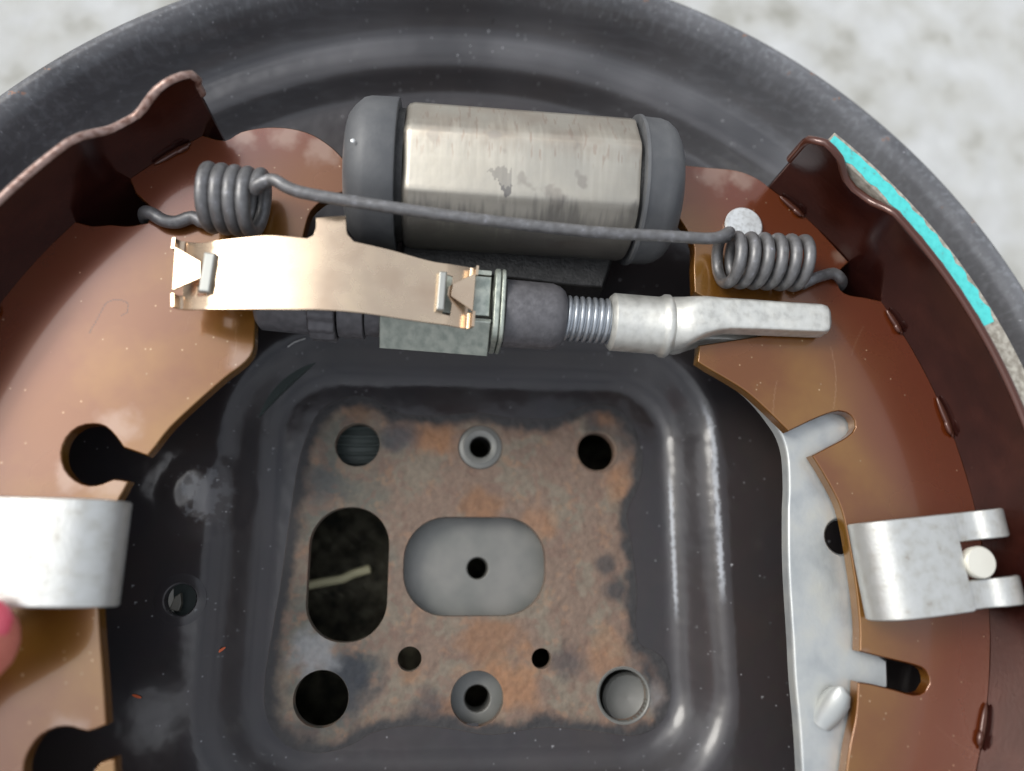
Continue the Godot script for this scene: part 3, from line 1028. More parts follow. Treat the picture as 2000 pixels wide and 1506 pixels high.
func shoes() -> void:
	# left shoe
	var at := Vector3(-80.4, -20, -30.2)
	var root := thing("brake_shoe", "bronze lacquered brake shoe beside the brass clip, its web pierced by a round keyhole notch", "brake shoe", at, "pair of bronze brake shoes")
	var web := curve([-54.5, -82.3, 1, -50.1, -81.4, 0, -47.1, -83.5, 0, -42.2, -84.8, 0, -37.2, -84.8, 0, -32.9, -83.6, 0, -29.1, -81.1, 0, -26.5, -78.5, 0, -24.4, -76.3, 1, -25.2, -71.6, 1, -27.8, -70.6, 0, -30, -69.4, 0, -32.3, -66.8, 0, -33.1, -63.8, 0, -33.8, -60.5, 0, -36.3, -56.7, 0, -41.1, -50.7, 1, -41.3, -45.4, 1, -41.2, -41.5, 0, -41.1, -38.9, 0, -41.7, -36.9, 0, -43.3, -35, 0, -45.8, -32.8, 0, -50.8, -27.6, 0, -54.7, -23.2, 0, -57, -19.6, 0, -58.1, -18, 1, -62.5, -19.5, 1, -64, -21.4, 0, -66, -23.2, 0, -68.2, -23.6, 0, -70.6, -23, 0, -72.3, -21.1, 0, -72.8, -18.4, 0, -71.9, -15.6, 0, -69.9, -13.6, 0, -67.4, -12.7, 0, -65.2, -13.1, 0, -63.4, -13.9, 0, -60.8, -13.5, 1, -61.6, -11.5, 0, -62.4, -9.4, 0, -63.4, -1.1, 0, -63.4, 7.9, 1, -62.6, 12.4, 0, -61.6, 17.4, 0, -60.7, 22.2, 0, -59.9, 26.7, 1, -62.8, 27.7, 0, -65.3, 27, 0, -67.7, 27, 0, -70, 28.1, 0, -71.3, 29.9, 0, -72, 32.2, 0, -71.6, 35.2, 0, -70.2, 38.2, 0, -67.6, 39.8, 0, -64.6, 39.1, 0, -62.1, 36.6, 0, -61.3, 33.8, 0, -60.3, 32.4, 0, -58, 31.8, 1, -57.2, 36.3, 0, -56.1, 40.9, 0, -54.1, 48.3, 1, -72.4, 54.8, 1, -77.8, 60.8, 1, -81.8, 55.2, 0, -85.5, 49.3, 0, -89.5, 41.7, 0, -92.7, 33.8, 0, -95.3, 25.5, 0, -97.2, 17.1, 0, -98.3, 8.6, 0, -98.7, 0, 0, -98.3, -8.6, 0, -97.2, -17.1, 0, -95.3, -25.5, 0, -92.7, -33.8, 0, -89.5, -41.7, 0, -85.5, -49.4, 0, -80.9, -56.6, 0, -76.2, -62.8, 1, -72.9, -62, 0, -69.7, -62.4, 0, -66.4, -62.3, 0, -63, -63.1, 1, -62.6, -65.9, 0, -65.8, -69.1, 1, -67.3, -72.2, 1, -63.4, -75.6, 0, -59.4, -78.8, 0], 1.3)
	var m := MB.new()
	slab(m, web, [], -3.0, 0.0, 0.35, none, 6.0)
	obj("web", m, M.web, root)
	var fl := curve([410.19, -9, 1, 410.02, 14, 1, 410.43, 14.6, 0, 409.86, 16.5, 0, 406.67, 17.2, 0, 403.47, 16.6, 0, 400.79, 14.9, 0, 398.07, 13.3, 0, 393.48, 13.6, 0, 391.34, 14.6, 0, 388.52, 16.3, 0, 385.95, 17, 1, 378.21, 17, 0, 361.02, 17, 0, 343.83, 17, 0, 326.64, 17, 0, 309.45, 17, 0, 292.26, 17, 0, 275.06, 17, 0, 257.87, 17, 0, 244.12, 17, 1, 244.12, -20, 1, 257.87, -20, 0, 275.06, -20, 0, 292.26, -20, 0, 309.45, -20, 0, 326.64, -20, 0, 343.83, -20, 0, 361.02, -20, 0, 378.21, -20, 0, 388.53, -19, 0, 395.40, -16, 0, 402.28, -16, 0, 409.16, -17, 1], 1.5)
	m = MB.new()
	slab(m, fl, [], 0.0, 1.9, 0.5, round_flange(98.5), 3.0)
	obj("shoe_flange", m, M.flange, root)
	flange_edge(root, fl, M.edge)
	weld(root, 205.5, 0.4, 3.6)
	weld(root, 232.5, 0.2, 4.2)
	weld(root, 150, 0.2, 3.6)
	# right shoe
	at = Vector3(95.4, -20, -21.9)
	root = thing("brake_shoe", "bronze lacquered brake shoe with a lining edge painted bright turquoise", "brake shoe", at, "pair of bronze brake shoes")
	web = curve([39.6, -79.7, 1, 44, -80.9, 1, 48.5, -80.7, 0, 55.1, -80.3, 0, 59.4, -78.7, 0, 62.1, -76.6, 0, 64.7, -74.5, 1, 68.1, -71.5, 0, 71.8, -67.7, 1, 77.8, -60.4, 1, 75.8, -58.6, 0, 74.9, -56.5, 0, 75.3, -54.3, 0, 77.1, -53.2, 0, 80.3, -52.8, 0, 83.9, -52.1, 1, 85.5, -49.4, 0, 88.7, -43.3, 0, 91.5, -37, 0, 93.9, -30.5, 0, 95.8, -23.9, 0, 97.2, -17.1, 0, 98.2, -10.3, 0, 98.6, -3.4, 0, 98.6, 3.4, 0, 98.2, 10.3, 0, 97.2, 17.1, 0, 95.8, 23.9, 0, 93.9, 30.5, 0, 91.5, 37, 0, 88.7, 43.3, 0, 85.5, 49.3, 0, 81.8, 55.2, 0, 77.8, 60.8, 1, 62.2, 52, 1, 64.8, 44.1, 0, 66.4, 38.4, 0, 67.9, 32.6, 0, 69.6, 27.5, 0, 70.7, 21.7, 1, 73, 22, 0, 77.3, 23, 0, 81.1, 24, 0, 83.2, 23.6, 0, 84.4, 22.1, 0, 84.1, 20, 0, 82.2, 19, 0, 75.5, 17.4, 0, 71.6, 16.4, 1, 72.1, 11.7, 0, 72.1, 5.2, 0, 71.4, -5.1, 0, 70.5, -10.4, 0, 68.1, -15.8, 0, 65.9, -19.8, 1, 69.5, -21.6, 0, 73.4, -23.6, 0, 75.3, -25.5, 0, 74.8, -27.8, 0, 72.3, -28.7, 0, 68, -27.4, 0, 61.6, -24.5, 1, 57.7, -28.5, 0, 53.8, -32.1, 0, 49.8, -34.7, 0, 46.3, -36.7, 0, 44.1, -38.1, 1, 44.6, -41.5, 1, 57.6, -43.9, 1, 58.3, -50.1, 1, 48.8, -51.4, 0, 46.2, -51.6, 0, 44.3, -52.7, 1, 44.4, -58.2, 0, 44.7, -62.6, 0, 43.5, -66, 0, 41.8, -68.8, 0, 40.3, -71.6, 1], 1.3)
	m = MB.new()
	slab(m, web, [], -3.0, 0.0, 0.35, none, 6.0)
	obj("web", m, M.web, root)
	fl = curve([530.70, -17, 1, 530.70, 16.5, 1, 531.00, 17.8, 0, 531.85, 18.4, 0, 533.58, 19.5, 0, 537.20, 18.8, 0, 539.29, 17, 0, 541.15, 15.6, 0, 543.27, 15.1, 0, 545.24, 15.4, 0, 547.44, 16, 0, 549.77, 17.4, 0, 551.85, 18.3, 1, 560.44, 18.3, 0, 569.04, 18.3, 0, 577.63, 18.3, 0, 586.23, 18.3, 0, 594.83, 18.3, 0, 603.42, 18.3, 0, 612.02, 18.3, 0], 1.5, false)
	var low := curve([0.02, 18.3, 0, 10.31, 18.3, 0, 20.63, 18.3, 0, 34.38, 18.3, 0, 48.14, 18.3, 0, 65.33, 18.3, 1, 65.33, -20, 1, 48.14, -20, 0, 34.38, -20, 0, 20.63, -20, 0, 10.31, -20, 0, 0.02, -20, 0], 1.5, false)
	var lap := TAU * 98.5
	for q in low:
		fl.append(Vector2(q.x + lap, q.y))
	fl.append_array(curve([612.02, -20, 0, 601.70, -20, 0, 584.51, -20, 0, 567.32, -20, 0, 550.13, -20, 0, 539.81, -19, 0, 531.22, -18, 1], 1.5, false))
	m = MB.new()
	slab(m, fl, [], 0.0, 1.9, 0.5, round_flange(98.5), 3.0)
	obj("shoe_flange", m, M.flange, root)
	flange_edge(root, fl, M.bead)
	weld(root, 312.5, 0.4, 3.4)
	weld(root, 331.0, 0.5, 3.0)
	weld(root, 343.5, 0.5, 4.4)
	weld(root, 17.5, 0.4, 4.2)
	m = MB.new()
	var arc := PackedVector2Array()
	for i in 71:
		arc.append(Vector2.from_angle(deg_to_rad(310.4 + i * 1.2)) * 104.6)
	for i in 71:
		arc.append(Vector2.from_angle(deg_to_rad(394.4 - i * 1.2)) * 100.6)
	slab(m, arc, [], -17.5, 16.9, 0.35, none, 0.0)
	obj("lining", m, M.lining, root, "grey friction lining")
	m = MB.new()
	arc = PackedVector2Array()
	for i in 37:
		arc.append(Vector2.from_angle(deg_to_rad(310.6 + i * 0.7)) * (103.75 + 0.22 * sin(i * 1.9) + 0.22 * sin(i * 4.3)))
	for i in 37:
		arc.append(Vector2.from_angle(deg_to_rad(335.8 - i * 0.7)) * (101.05 + 0.22 * sin(i * 1.3) + 0.12 * sin(i * 3.7)))
	slab(m, arc, [], 16.8, 16.98, 0.04)
	obj("paint_stripe", m, M.teal, root, "bright turquoise paint stripe")

func parking_lever() -> void:
	var at := Vector3(68.8, -7, 0.5)
	var root := thing("parking_lever", "silvery flat steel lever lying under the web of the turquoise-marked shoe", "lever", at)
	var m := MB.new()
	var o := curve([53.2, -34.4, 1, 55.4, -32.5, 0, 57.7, -30, 0, 59.8, -27.1, 0, 61.5, -24.1, 0, 62.3, -20.2, 0, 62.1, -14.1, 0, 61.5, -9.2, 0, 60.7, 1.5, 0, 60.4, 14.6, 0, 60.2, 21.8, 0, 60.3, 29.7, 0, 60.1, 38.3, 0, 59.5, 49, 1, 66.1, 49.2, 1, 68.2, 39.3, 0, 70.7, 30.8, 0, 73.2, 28.2, 0, 78.5, 23.1, 1, 78.9, 18.4, 1, 77, 16.5, 0, 78.7, 8.2, 0, 80.9, 0.5, 0, 82.1, -9.3, 0, 82.6, -19.4, 0, 80.9, -30.9, 0, 76.5, -41.6, 0, 67.1, -46.8, 0, 57.9, -40, 0], 1.3)
	slab(m, o, [circle(Vector2(Vector3(72.3, -3.3, -4.4).x, Vector3(72.3, -3.3, -4.4).z), 3.3, 28)], -6.6, -3.3, 0.7, none, 6.0)
	obj("blade", m, M.lever, root)
	m = MB.new()
	var a := Vector3(65, -4.2, 29.2)
	var b := Vector3(67.1, -1.6, 24.8)
	tube(m, [a, a.lerp(b, 0.25), a.lerp(b, 0.5), a.lerp(b, 0.75), b, b + (b - a).normalized() * 1.6 + Vector3(0, -0.4, 0), b + (b - a).normalized() * 2.3 + Vector3(0, -1.0, 0)], [2.0, 2.3, 2.5, 2.6, 2.5, 1.9, 0.9], 18)
	obj("stop_tab", m, M.lever, root)
	# the rivet on which the lever turns
	var p := Vector3(55.3, 0, -67.3)
	m = MB.new()
	lathe(m, p - Vector3(0, 8, 0), p + Vector3(0, 5, 0), [Vector2(0, 3.0), Vector2(8.1, 3.0), Vector2(8.1, 3.9), Vector2(8.7, 4.0), Vector2(9.0, 3.7), Vector2(9.1, 0.0)], 36)
	var t := thing("pivot_pin", "bright flat pin head in the shoe web behind the coil spring", "pin", p - Vector3(0, 8, 0))
	obj("pin_head", m, M.pivot, t)


# ---------------------------------------------------------------- wheel cylinder

func wheel_cylinder() -> void:
	var p0 := Vector3(-25.2, -1.5, -76.3)
	var p1 := Vector3(40.5, -1.5, -74.8)
	var L := p0.distance_to(p1)
	var root := thing("wheel_cylinder", "bare aluminium wheel cylinder with grey rubber boots on both ends", "wheel cylinder", Vector3((p0.x + p1.x) / 2, -22, (p0.z + p1.z) / 2))
	var d := (p1 - p0).normalized()
	var side := d.cross(Vector3.UP).normalized()
	if side.z < 0.0:
		side = -side
	var m := MB.new()
	# the body: round, with a flat on top and a chamfer beside it
	var facets := func(t: float, r: float) -> float:
		var q := r
		for f in [[PI / 2 - 0.26, 0.93], [PI / 2 + 0.52, 0.955], [PI / 2 + 1.1, 0.98]]:
			var c := cos(t - f[0])
			if c > 0.2:
				q = minf(q, r * f[1] / c)
		return q
	lathe(m, p0, p1, [Vector2(10.8, 9.0), Vector2(11.0, 13.3), Vector2(11.6, 14.1), Vector2(12.6, 14.4), Vector2(L - 10.2, 14.4), Vector2(L - 9.4, 14.2), Vector2(L - 9.0, 13.4), Vector2(L - 8.8, 9.0)], 120, facets)
	obj("body", m, M.aluminium, root)
	m = MB.new()
	lathe(m, p0, p1, [Vector2(9.2, 9.0), Vector2(9.2, 13.1), Vector2(11.0, 13.1), Vector2(11.0, 9.0)], 60)
	obj("collar", m, M.casting, root)
	m = MB.new()
	lathe(m, p0, p1, [Vector2(L - 9.2, 9.0), Vector2(L - 9.2, 13.0), Vector2(L - 7.4, 13.0), Vector2(L - 7.4, 9.0)], 60)
	obj("collar", m, M.casting, root)
	m = MB.new()
	lathe(m, p0, p1, [Vector2(-0.3, 5.0), Vector2(-0.3, 10.6), Vector2(0.1, 11.8), Vector2(1.2, 13.2), Vector2(2.8, 14.6), Vector2(4.2, 15.0), Vector2(9.2, 15.1), Vector2(9.55, 14.9), Vector2(9.6, 14.4), Vector2(9.6, 12.0)], 80)
	obj("rubber_boot", m, M.rubber, root)
	m = MB.new()
	lathe(m, p0, p1, [Vector2(L + 0.2, 5.0), Vector2(L + 0.2, 10.4), Vector2(L - 0.2, 11.8), Vector2(L - 1.2, 13.4), Vector2(L - 2.6, 14.4), Vector2(L - 4.0, 14.8), Vector2(L - 7.3, 14.9), Vector2(L - 7.9, 15.3), Vector2(L - 8.5, 15.2), Vector2(L - 8.6, 14.8), Vector2(L - 8.6, 12.0)].duplicate(), 80)
	obj("rubber_boot", m, M.rubber, root)
	m = MB.new()
	var dot := Vector3(-23.2, 9.5, -75.1)
	var low := p0 + d * (dot - p0).dot(d)
	blob(m, low + (dot - low).normalized() * 14.95, d * 0.4, (dot - low).normalized() * 0.12, d.cross((dot - low).normalized()) * 0.4, 8, 14)
	obj("paint_dot", m, M.pivot, root, "tiny white paint dot on a rubber boot")
	# pistons that push on the shoe webs
	for s in 2:
		m = MB.new()
		var q := p0 if s == 0 else p1
		var o := -d if s == 0 else d
		lathe(m, q - o * 4, q + o * 4, [Vector2(0, 3.4), Vector2(4.4, 3.4), Vector2(4.9, 2.9), Vector2(4.9, 0)], 40)
		obj("piston", m, M.phosphate, root)
	# the foot bolted to the backing plate
	m = MB.new()
	var c := (p0 + p1) / 2
	var foot := curve([-13.9, -82.4, 1, 28.8, -82.2, 1, 31.4, -76.1, 0, 31.5, -67.7, 1, 29.3, -61.7, 0, 27.1, -55.2, 1, 19.2, -55.5, 0, -2.5, -57.6, 0, -14.8, -58.8, 1, -14.8, -74, 1], 1.6)
	slab(m, foot, [], -22.0, -6.0, 0.8)
	obj("foot", m, M.casting, root)


# ---------------------------------------------------------------- adjuster

func adjuster() -> void:
	var p0 := Vector3(-41.2, -1.5, -49.9)
	var p1 := Vector3(38.4, -1.5, -45.7)
	var L := p0.distance_to(p1)
	var d := (p1 - p0).normalized()
	var side := d.cross(Vector3.UP).normalized()
	if side.z < 0.0:
		side = -side
	var root := thing("adjuster_strut", "threaded adjuster strut with star wheel spanning between the two brake shoes", "brake adjuster", (p0 + p1) / 2 - Vector3(0, 10, 0))
	var k := L / 792.0          # mm for a step of one along the strut
	var m := MB.new()
	lathe(m, p0, p1, [Vector2(0.2, 0), Vector2(0.2, 6.2), Vector2(1.0, 7.0), Vector2(101 * k, 7.2), Vector2(101 * k, 0)], 40)
	obj("end_socket", m, M.phosphate, root)
	m = MB.new()
	var star := PackedVector2Array()
	for i in 64:
		star.append(Vector2.from_angle(TAU * i / 64) * (8.3 if i % 4 < 2 else 7.75))
	slab(m, star, [], 102 * k, 152 * k, 0.4, frame_warp(p0, side, Vector3.UP, d))
	obj("star_wheel", m, M.phosphate, root)
	m = MB.new()
	lathe(m, p0, p1, [Vector2(152 * k, 0), Vector2(155 * k, 6.8), Vector2(156 * k, 7.3), Vector2(202 * k, 7.3), Vector2(203 * k, 7.0), Vector2(204 * k, 0)], 40)
	obj("collar", m, M.phosphate, root)
	m = MB.new()
	lathe(m, p0, p1, [Vector2(204 * k, 0), Vector2(206 * k, 6.6), Vector2(236 * k, 6.6), Vector2(236 * k, 0)], 40)
	obj("collar", m, M.phosphate, root)
	# the zinc bracket: a trough along the strut with an upright end
	m = MB.new()
	var tilt := (side * 0.8 + Vector3.UP * 0.6).normalized()
	var lie := (Vector3.UP * 0.8 - side * 0.6).normalized()
	var mid := p0 + d * (338 * k)
	box(m, mid + tilt * 7.3 + lie * -1.0, d, lie, tilt, Vector3(206 * k, 8.2, 1.2), 0.25)
	box(m, mid + Vector3.UP * 5.6 - side * 1.0, d, side, Vector3.UP, Vector3(200 * k, 8.0, 1.2), 0.25)
	box(m, mid - side * 6.6 - Vector3.UP * 1.0, d, Vector3.UP, side, Vector3(200 * k, 10.0, 1.2), 0.25)
	obj("trough", m, M.zinc, root)
	m = MB.new()
	slab(m, dense(rounded(Vector2(0, 0.2), 7.3, 7.3, 3.4, 6), 1.5), [dense(rounded(Vector2(-0.3, 3.0), 4.6, 2.6, 0.8, 4), 1.2)], 444 * k, 456 * k, 0.3, frame_warp(p0, side, Vector3.UP, d))
	slab(m, dense(rounded(Vector2(0, 0.2), 7.3, 7.3, 3.4, 6), 1.5), [], 457 * k, 466 * k, 0.3, frame_warp(p0, side, Vector3.UP, d))
	obj("end_plate", m, M.zinc, root)
	# hooks that hold the brass clip
	for h in [[Vector3(-47.4, 9.9, -49), 7.4, 2.0], [Vector3(-6.4, 9.4, -47.2), 7.4, 1.5]]:
		m = MB.new()
		var c: Vector3 = h[0]
		box(m, c + Vector3(0, 0.9, 0), side, d, Vector3.UP, Vector3(h[1], h[2], 1.3), 0.35)
		box(m, c - Vector3(0, 2.4, 0), side, d, Vector3.UP, Vector3(3.0, 1.2, 6.0), 0.3)
		obj("clip_hook", m, M.hook, root)
	# socket, screw and fork
	m = MB.new()
	lathe(m, p0, p1, [Vector2(466 * k, 0), Vector2(466 * k, 6.3), Vector2(469 * k, 6.7), Vector2(560 * k, 6.6), Vector2(575 * k, 6.1), Vector2(584 * k, 5.4), Vector2(588 * k, 4.6), Vector2(588 * k, 0)], 56)
	obj("socket", m, M.phosphate, root)
	m = MB.new()
	var helix := []
	var turns := 8.0
	for i in int(turns * 26) + 1:
		var t := float(i) / 26.0
		var a := TAU * t
		helix.append(p0 + d * (590 + t * 12.6) * k + (side * cos(a) + Vector3.UP * sin(a)) * 4.15)
	tube(m, helix, 0.47, 8)
	lathe(m, p0, p1, [Vector2(580 * k, 4.0), Vector2(700 * k, 4.0)], 32)
	obj("screw", m, M.screw, root)
	m = MB.new()
	lathe(m, p0, p1, [Vector2(676 * k, 0), Vector2(676 * k, 4.4), Vector2(678 * k, 5.2), Vector2(684 * k, 5.75), Vector2(774 * k, 5.75), Vector2(780 * k, 6.0), Vector2(785 * k, 6.35), Vector2(793 * k, 6.35), Vector2(797 * k, 6.0), Vector2(800 * k, 5.7), Vector2(808 * k, 5.2), Vector2(812 * k, 0)], 56)
	obj("fork_barrel", m, M.fork, root)
	# two tines, one over and one under the web
	for s in 2:
		var sec := []
		for q in [[Vector3(38, -1.5, -46), 5.5, 5.5, 2.0], [Vector3(39.5, -0.9, -45.9), 5.5, 5.4, 2.1], [Vector3(41.1, 0.2, -45.8), 5.25, 4.9, 2.3], [Vector3(42.8, 1.3, -46), 4.7, 4.2, 3.0], [Vector3(44.8, 2.1, -46.4), 4.1, 3.3, 4.0], [Vector3(47.1, 2.6, -46.6), 3.5, 2.75, 5.5], [Vector3(49.6, 2.8, -46.7), 3.2, 2.5, 7.0], [Vector3(54.7, 2.9, -46.6), 3.1, 2.45, 8.0], [Vector3(62, 2.9, -46.4), 3.0, 2.4, 8.0], [Vector3(68, 2.9, -46.3), 2.95, 2.4, 8.0], [Vector3(69.2, 2.9, -46.2), 2.8, 2.3, 6.0], [Vector3(69.8, 3, -46.2), 2.3, 2.0, 3.4], [Vector3(70, 3, -46.2), 1.2, 1.0, 3.0]]:
			var c: Vector3 = q[0]
			if s == 1:
				c.y = -3.0 - c.y
			sec.append([c, q[1], q[2], q[3]])
		m = MB.new()
		loft(m, sec, side, Vector3.UP)
		obj("fork_tine", m, M.fork, root)


# ---------------------------------------------------------------- return spring

func coil(m: MB, a: Vector3, b: Vector3, R: float, turns: float, start: float, r: float) -> Array:
	var d := (b - a).normalized()
	var s := d.cross(Vector3.UP).normalized()
	if s.z < 0.0:
		s = -s
	var path := []
	var steps := int(absf(turns) * 40)
	for i in steps + 1:
		var t := float(i) / steps
		var ang := start + TAU * turns * t
		path.append(a.lerp(b, t) + (s * cos(ang) + Vector3.UP * sin(ang)) * R)
	tube(m, path, r, 16)
	return path

func bend(pts: Array, step := 0.8) -> Array:
	var out := []
	for i in pts.size() - 1:
		var a: Vector3 = pts[i]
		var b: Vector3 = pts[i + 1]
		var n := maxi(2, int(a.distance_to(b) / step))
		for j in n:
			out.append(a.cubic_interpolate(b, pts[maxi(i - 1, 0)], pts[mini(i + 2, pts.size() - 1)], float(j) / n))
	out.append(pts[-1])
	return out

func return_spring() -> void:
	var root := thing("return_spring", "dark grey wire return spring hooked to both shoes across the wheel cylinder", "spring", Vector3(3.2, 0, -66.5))
	var m := MB.new()
	var left := coil(m, Vector3(-50.8, 6.6, -65.6), Vector3(-40.1, 6.6, -64.7), 5.3, -4.55, -0.4 * PI, 1.3)
	obj("coil", m, M.wire, root)
	m = MB.new()
	var right := coil(m, Vector3(47.9, 5.8, -57.4), Vector3(65.6, 5.8, -57.2), 4.55, 6.5, 0.75 * PI, 1.15)
	obj("coil", m, M.wire, root)
	m = MB.new()
	var e: Vector3 = left[-1]
	tube(m, bend([e, e + Vector3(0.5, 1.4, -0.3), Vector3(-37.6, 13.6, -65.9), Vector3(-36.2, 14.4, -65.5), Vector3(-33.9, 14.6, -64.1), Vector3(-30.5, 14.6, -63.1), Vector3(-21.5, 14.5, -61.9), Vector3(-3.2, 14.2, -60), Vector3(20.2, 13.4, -58.6), Vector3(34.8, 12.8, -58.6), Vector3(42.9, 12.2, -58.7), Vector3(45.9, 11.6, -59.5), right[0] + Vector3(0.3, 1.2, -0.6), right[0]]), 1.1, 16)
	obj("rod", m, M.wire, root)
	m = MB.new()
	tube(m, bend([left[0], left[0] + Vector3(-0.9, 0.15, 1.3), Vector3(-54.1, 1.7, -63.7), Vector3(-56.9, 1.6, -62.6), Vector3(-59.4, 1.8, -62.8), Vector3(-61.5, 1.6, -64.1), Vector3(-63, 1, -64.7), Vector3(-64.2, -1.5, -65.2), Vector3(-64.9, -4, -65.5)]), 1.25, 16)
	obj("hook", m, M.wire, root)
	m = MB.new()
	e = right[-1]
	tube(m, bend([e, Vector3(68.4, 2.8, -55.4), Vector3(71, 1.9, -56.5), Vector3(73.1, 1.6, -57.1), Vector3(74.6, 1.2, -56.4), Vector3(76.2, -1, -56.2), Vector3(77, -3.5, -56.2)]), 1.15, 16)
	obj("hook", m, M.wire, root)


# ---------------------------------------------------------------- brass clip

func clip_height(x: float) -> float:
	return 6.0 + 6.2 * maxf(0.0, 1.0 - pow((x + 28.0) / 32.0, 2.0))

func brass_clip() -> void:
	var root := thing("brass_clip", "arched golden spring clip with a square tab, held by two hooks on the adjuster", "spring clip", Vector3(-26.4, 12.2, -48.6) - Vector3(0, 8, 0))
	var TAB := Vector3(-26.6, 12.2, -59.1).z
	var LEFT := Vector3(-47, 10, -48.7).x
	var RIGHT := Vector3(-5.5, 9.1, -47.1).x
	var warp := func(u: float, v: float, w: float) -> Vector3:
		return Vector3(u, clip_height(u) + w - 0.14 * pow(maxf(0.0, TAB - v), 2.0) - 0.34 * maxf(0.0, LEFT - u) - 0.30 * maxf(0.0, u - RIGHT), v)
	var o := curve([-53.6, -56.7, 1, -48.8, -55.4, 0, -44.1, -55.6, 0, -37.7, -56.1, 0, -34, -55.9, 0, -30.4, -55.6, 1, -29.4, -56.2, 0, -29, -57.6, 0, -29.1, -59.6, 1, -23.9, -60.4, 1, -23.7, -58.5, 0, -23.4, -56.7, 0, -22.2, -55.4, 1, -16, -54.4, 0, -7.7, -53, 0, -0.9, -53.5, 1, -1.7, -41.2, 1, -6.5, -41.2, 0, -11.9, -41.4, 0, -20.8, -42.1, 0, -27.9, -42.3, 0, -33.1, -42.2, 0, -46.6, -42.5, 0, -52.4, -43.3, 1], 1.2)
	var m := MB.new()
	var h1 := curve([-49.5, -47.3, 1, -47.8, -47, 1, -47.6, -45.1, 1, -49.5, -45.3, 1], 1.0)
	var h2 := curve([-6, -50.9, 1, -4.4, -50.7, 1, -4.6, -49.1, 1, -5.2, -48.6, 1, -5.4, -47, 1, -4.5, -45.5, 1, -4.8, -43.1, 1, -6.2, -43.2, 1], 1.0)
	slab(m, o, [h1, h2], -0.25, 0.25, 0.1, warp, 1.8)
	obj("leaf", m, M.brass, root)
	# turned-up ends, either side of the tongues
	for s in [[Vector3(-53.6, 8.2, -56.6), Vector3(-53.6, 8.2, -54.4), -1.0], [Vector3(-52.7, 8.5, -46), Vector3(-52.4, 8.6, -43.4), -1.0], [Vector3(-0.9, 7.7, -53.4), Vector3(-1.1, 7.8, -51.4), 1.0], [Vector3(-1.5, 7.9, -44.4), Vector3(-1.7, 8, -41.3), 1.0]]:
		m = MB.new()
		var a: Vector3 = s[0]
		var b: Vector3 = s[1]
		var across := (b - a).normalized()
		var along := Vector3.UP.cross(across).normalized()
		if along.x * s[2] < 0.0:
			along = -along
		a.y -= 1.75 if s[2] < 0.0 else 1.2
		b.y = a.y
		strip(m, PackedVector2Array([Vector2(-0.3, 0.0), Vector2(0.4, 0.2), Vector2(0.9, 0.9), Vector2(1.1, 1.9)]), 0.5, 0.0, a.distance_to(b), a, along, Vector3.UP, across, 0.1)
		obj("end_lip", m, M.brass, root)
	# the tongues
	var tongue := curve([-54.1, -54.5, 1, -49, -51.3, 1, -48.7, -48.2, 1, -53.7, -46.2, 1], 1.2)
	m = MB.new()
	slab(m, tongue, [], 0.35, 0.8, 0.1, func(u: float, v: float, w: float) -> Vector3: return Vector3(u, clip_height(u) + w - 0.02 * (u + 45.0), v), 1.8)
	obj("tongue", m, M.brass, root)
	tongue = curve([-4.4, -49.1, 1, -0.1, -51.8, 1, -0.6, -44.3, 1, -4.7, -46.7, 1], 1.2)
	m = MB.new()
	slab(m, tongue, [], 0.3, 0.75, 0.1, func(u: float, v: float, w: float) -> Vector3: return Vector3(u, clip_height(u) + w + 0.04 * (u - 0.0), v), 1.8)
	obj("tongue", m, M.brass, root)


# ---------------------------------------------------------------- hold-downs

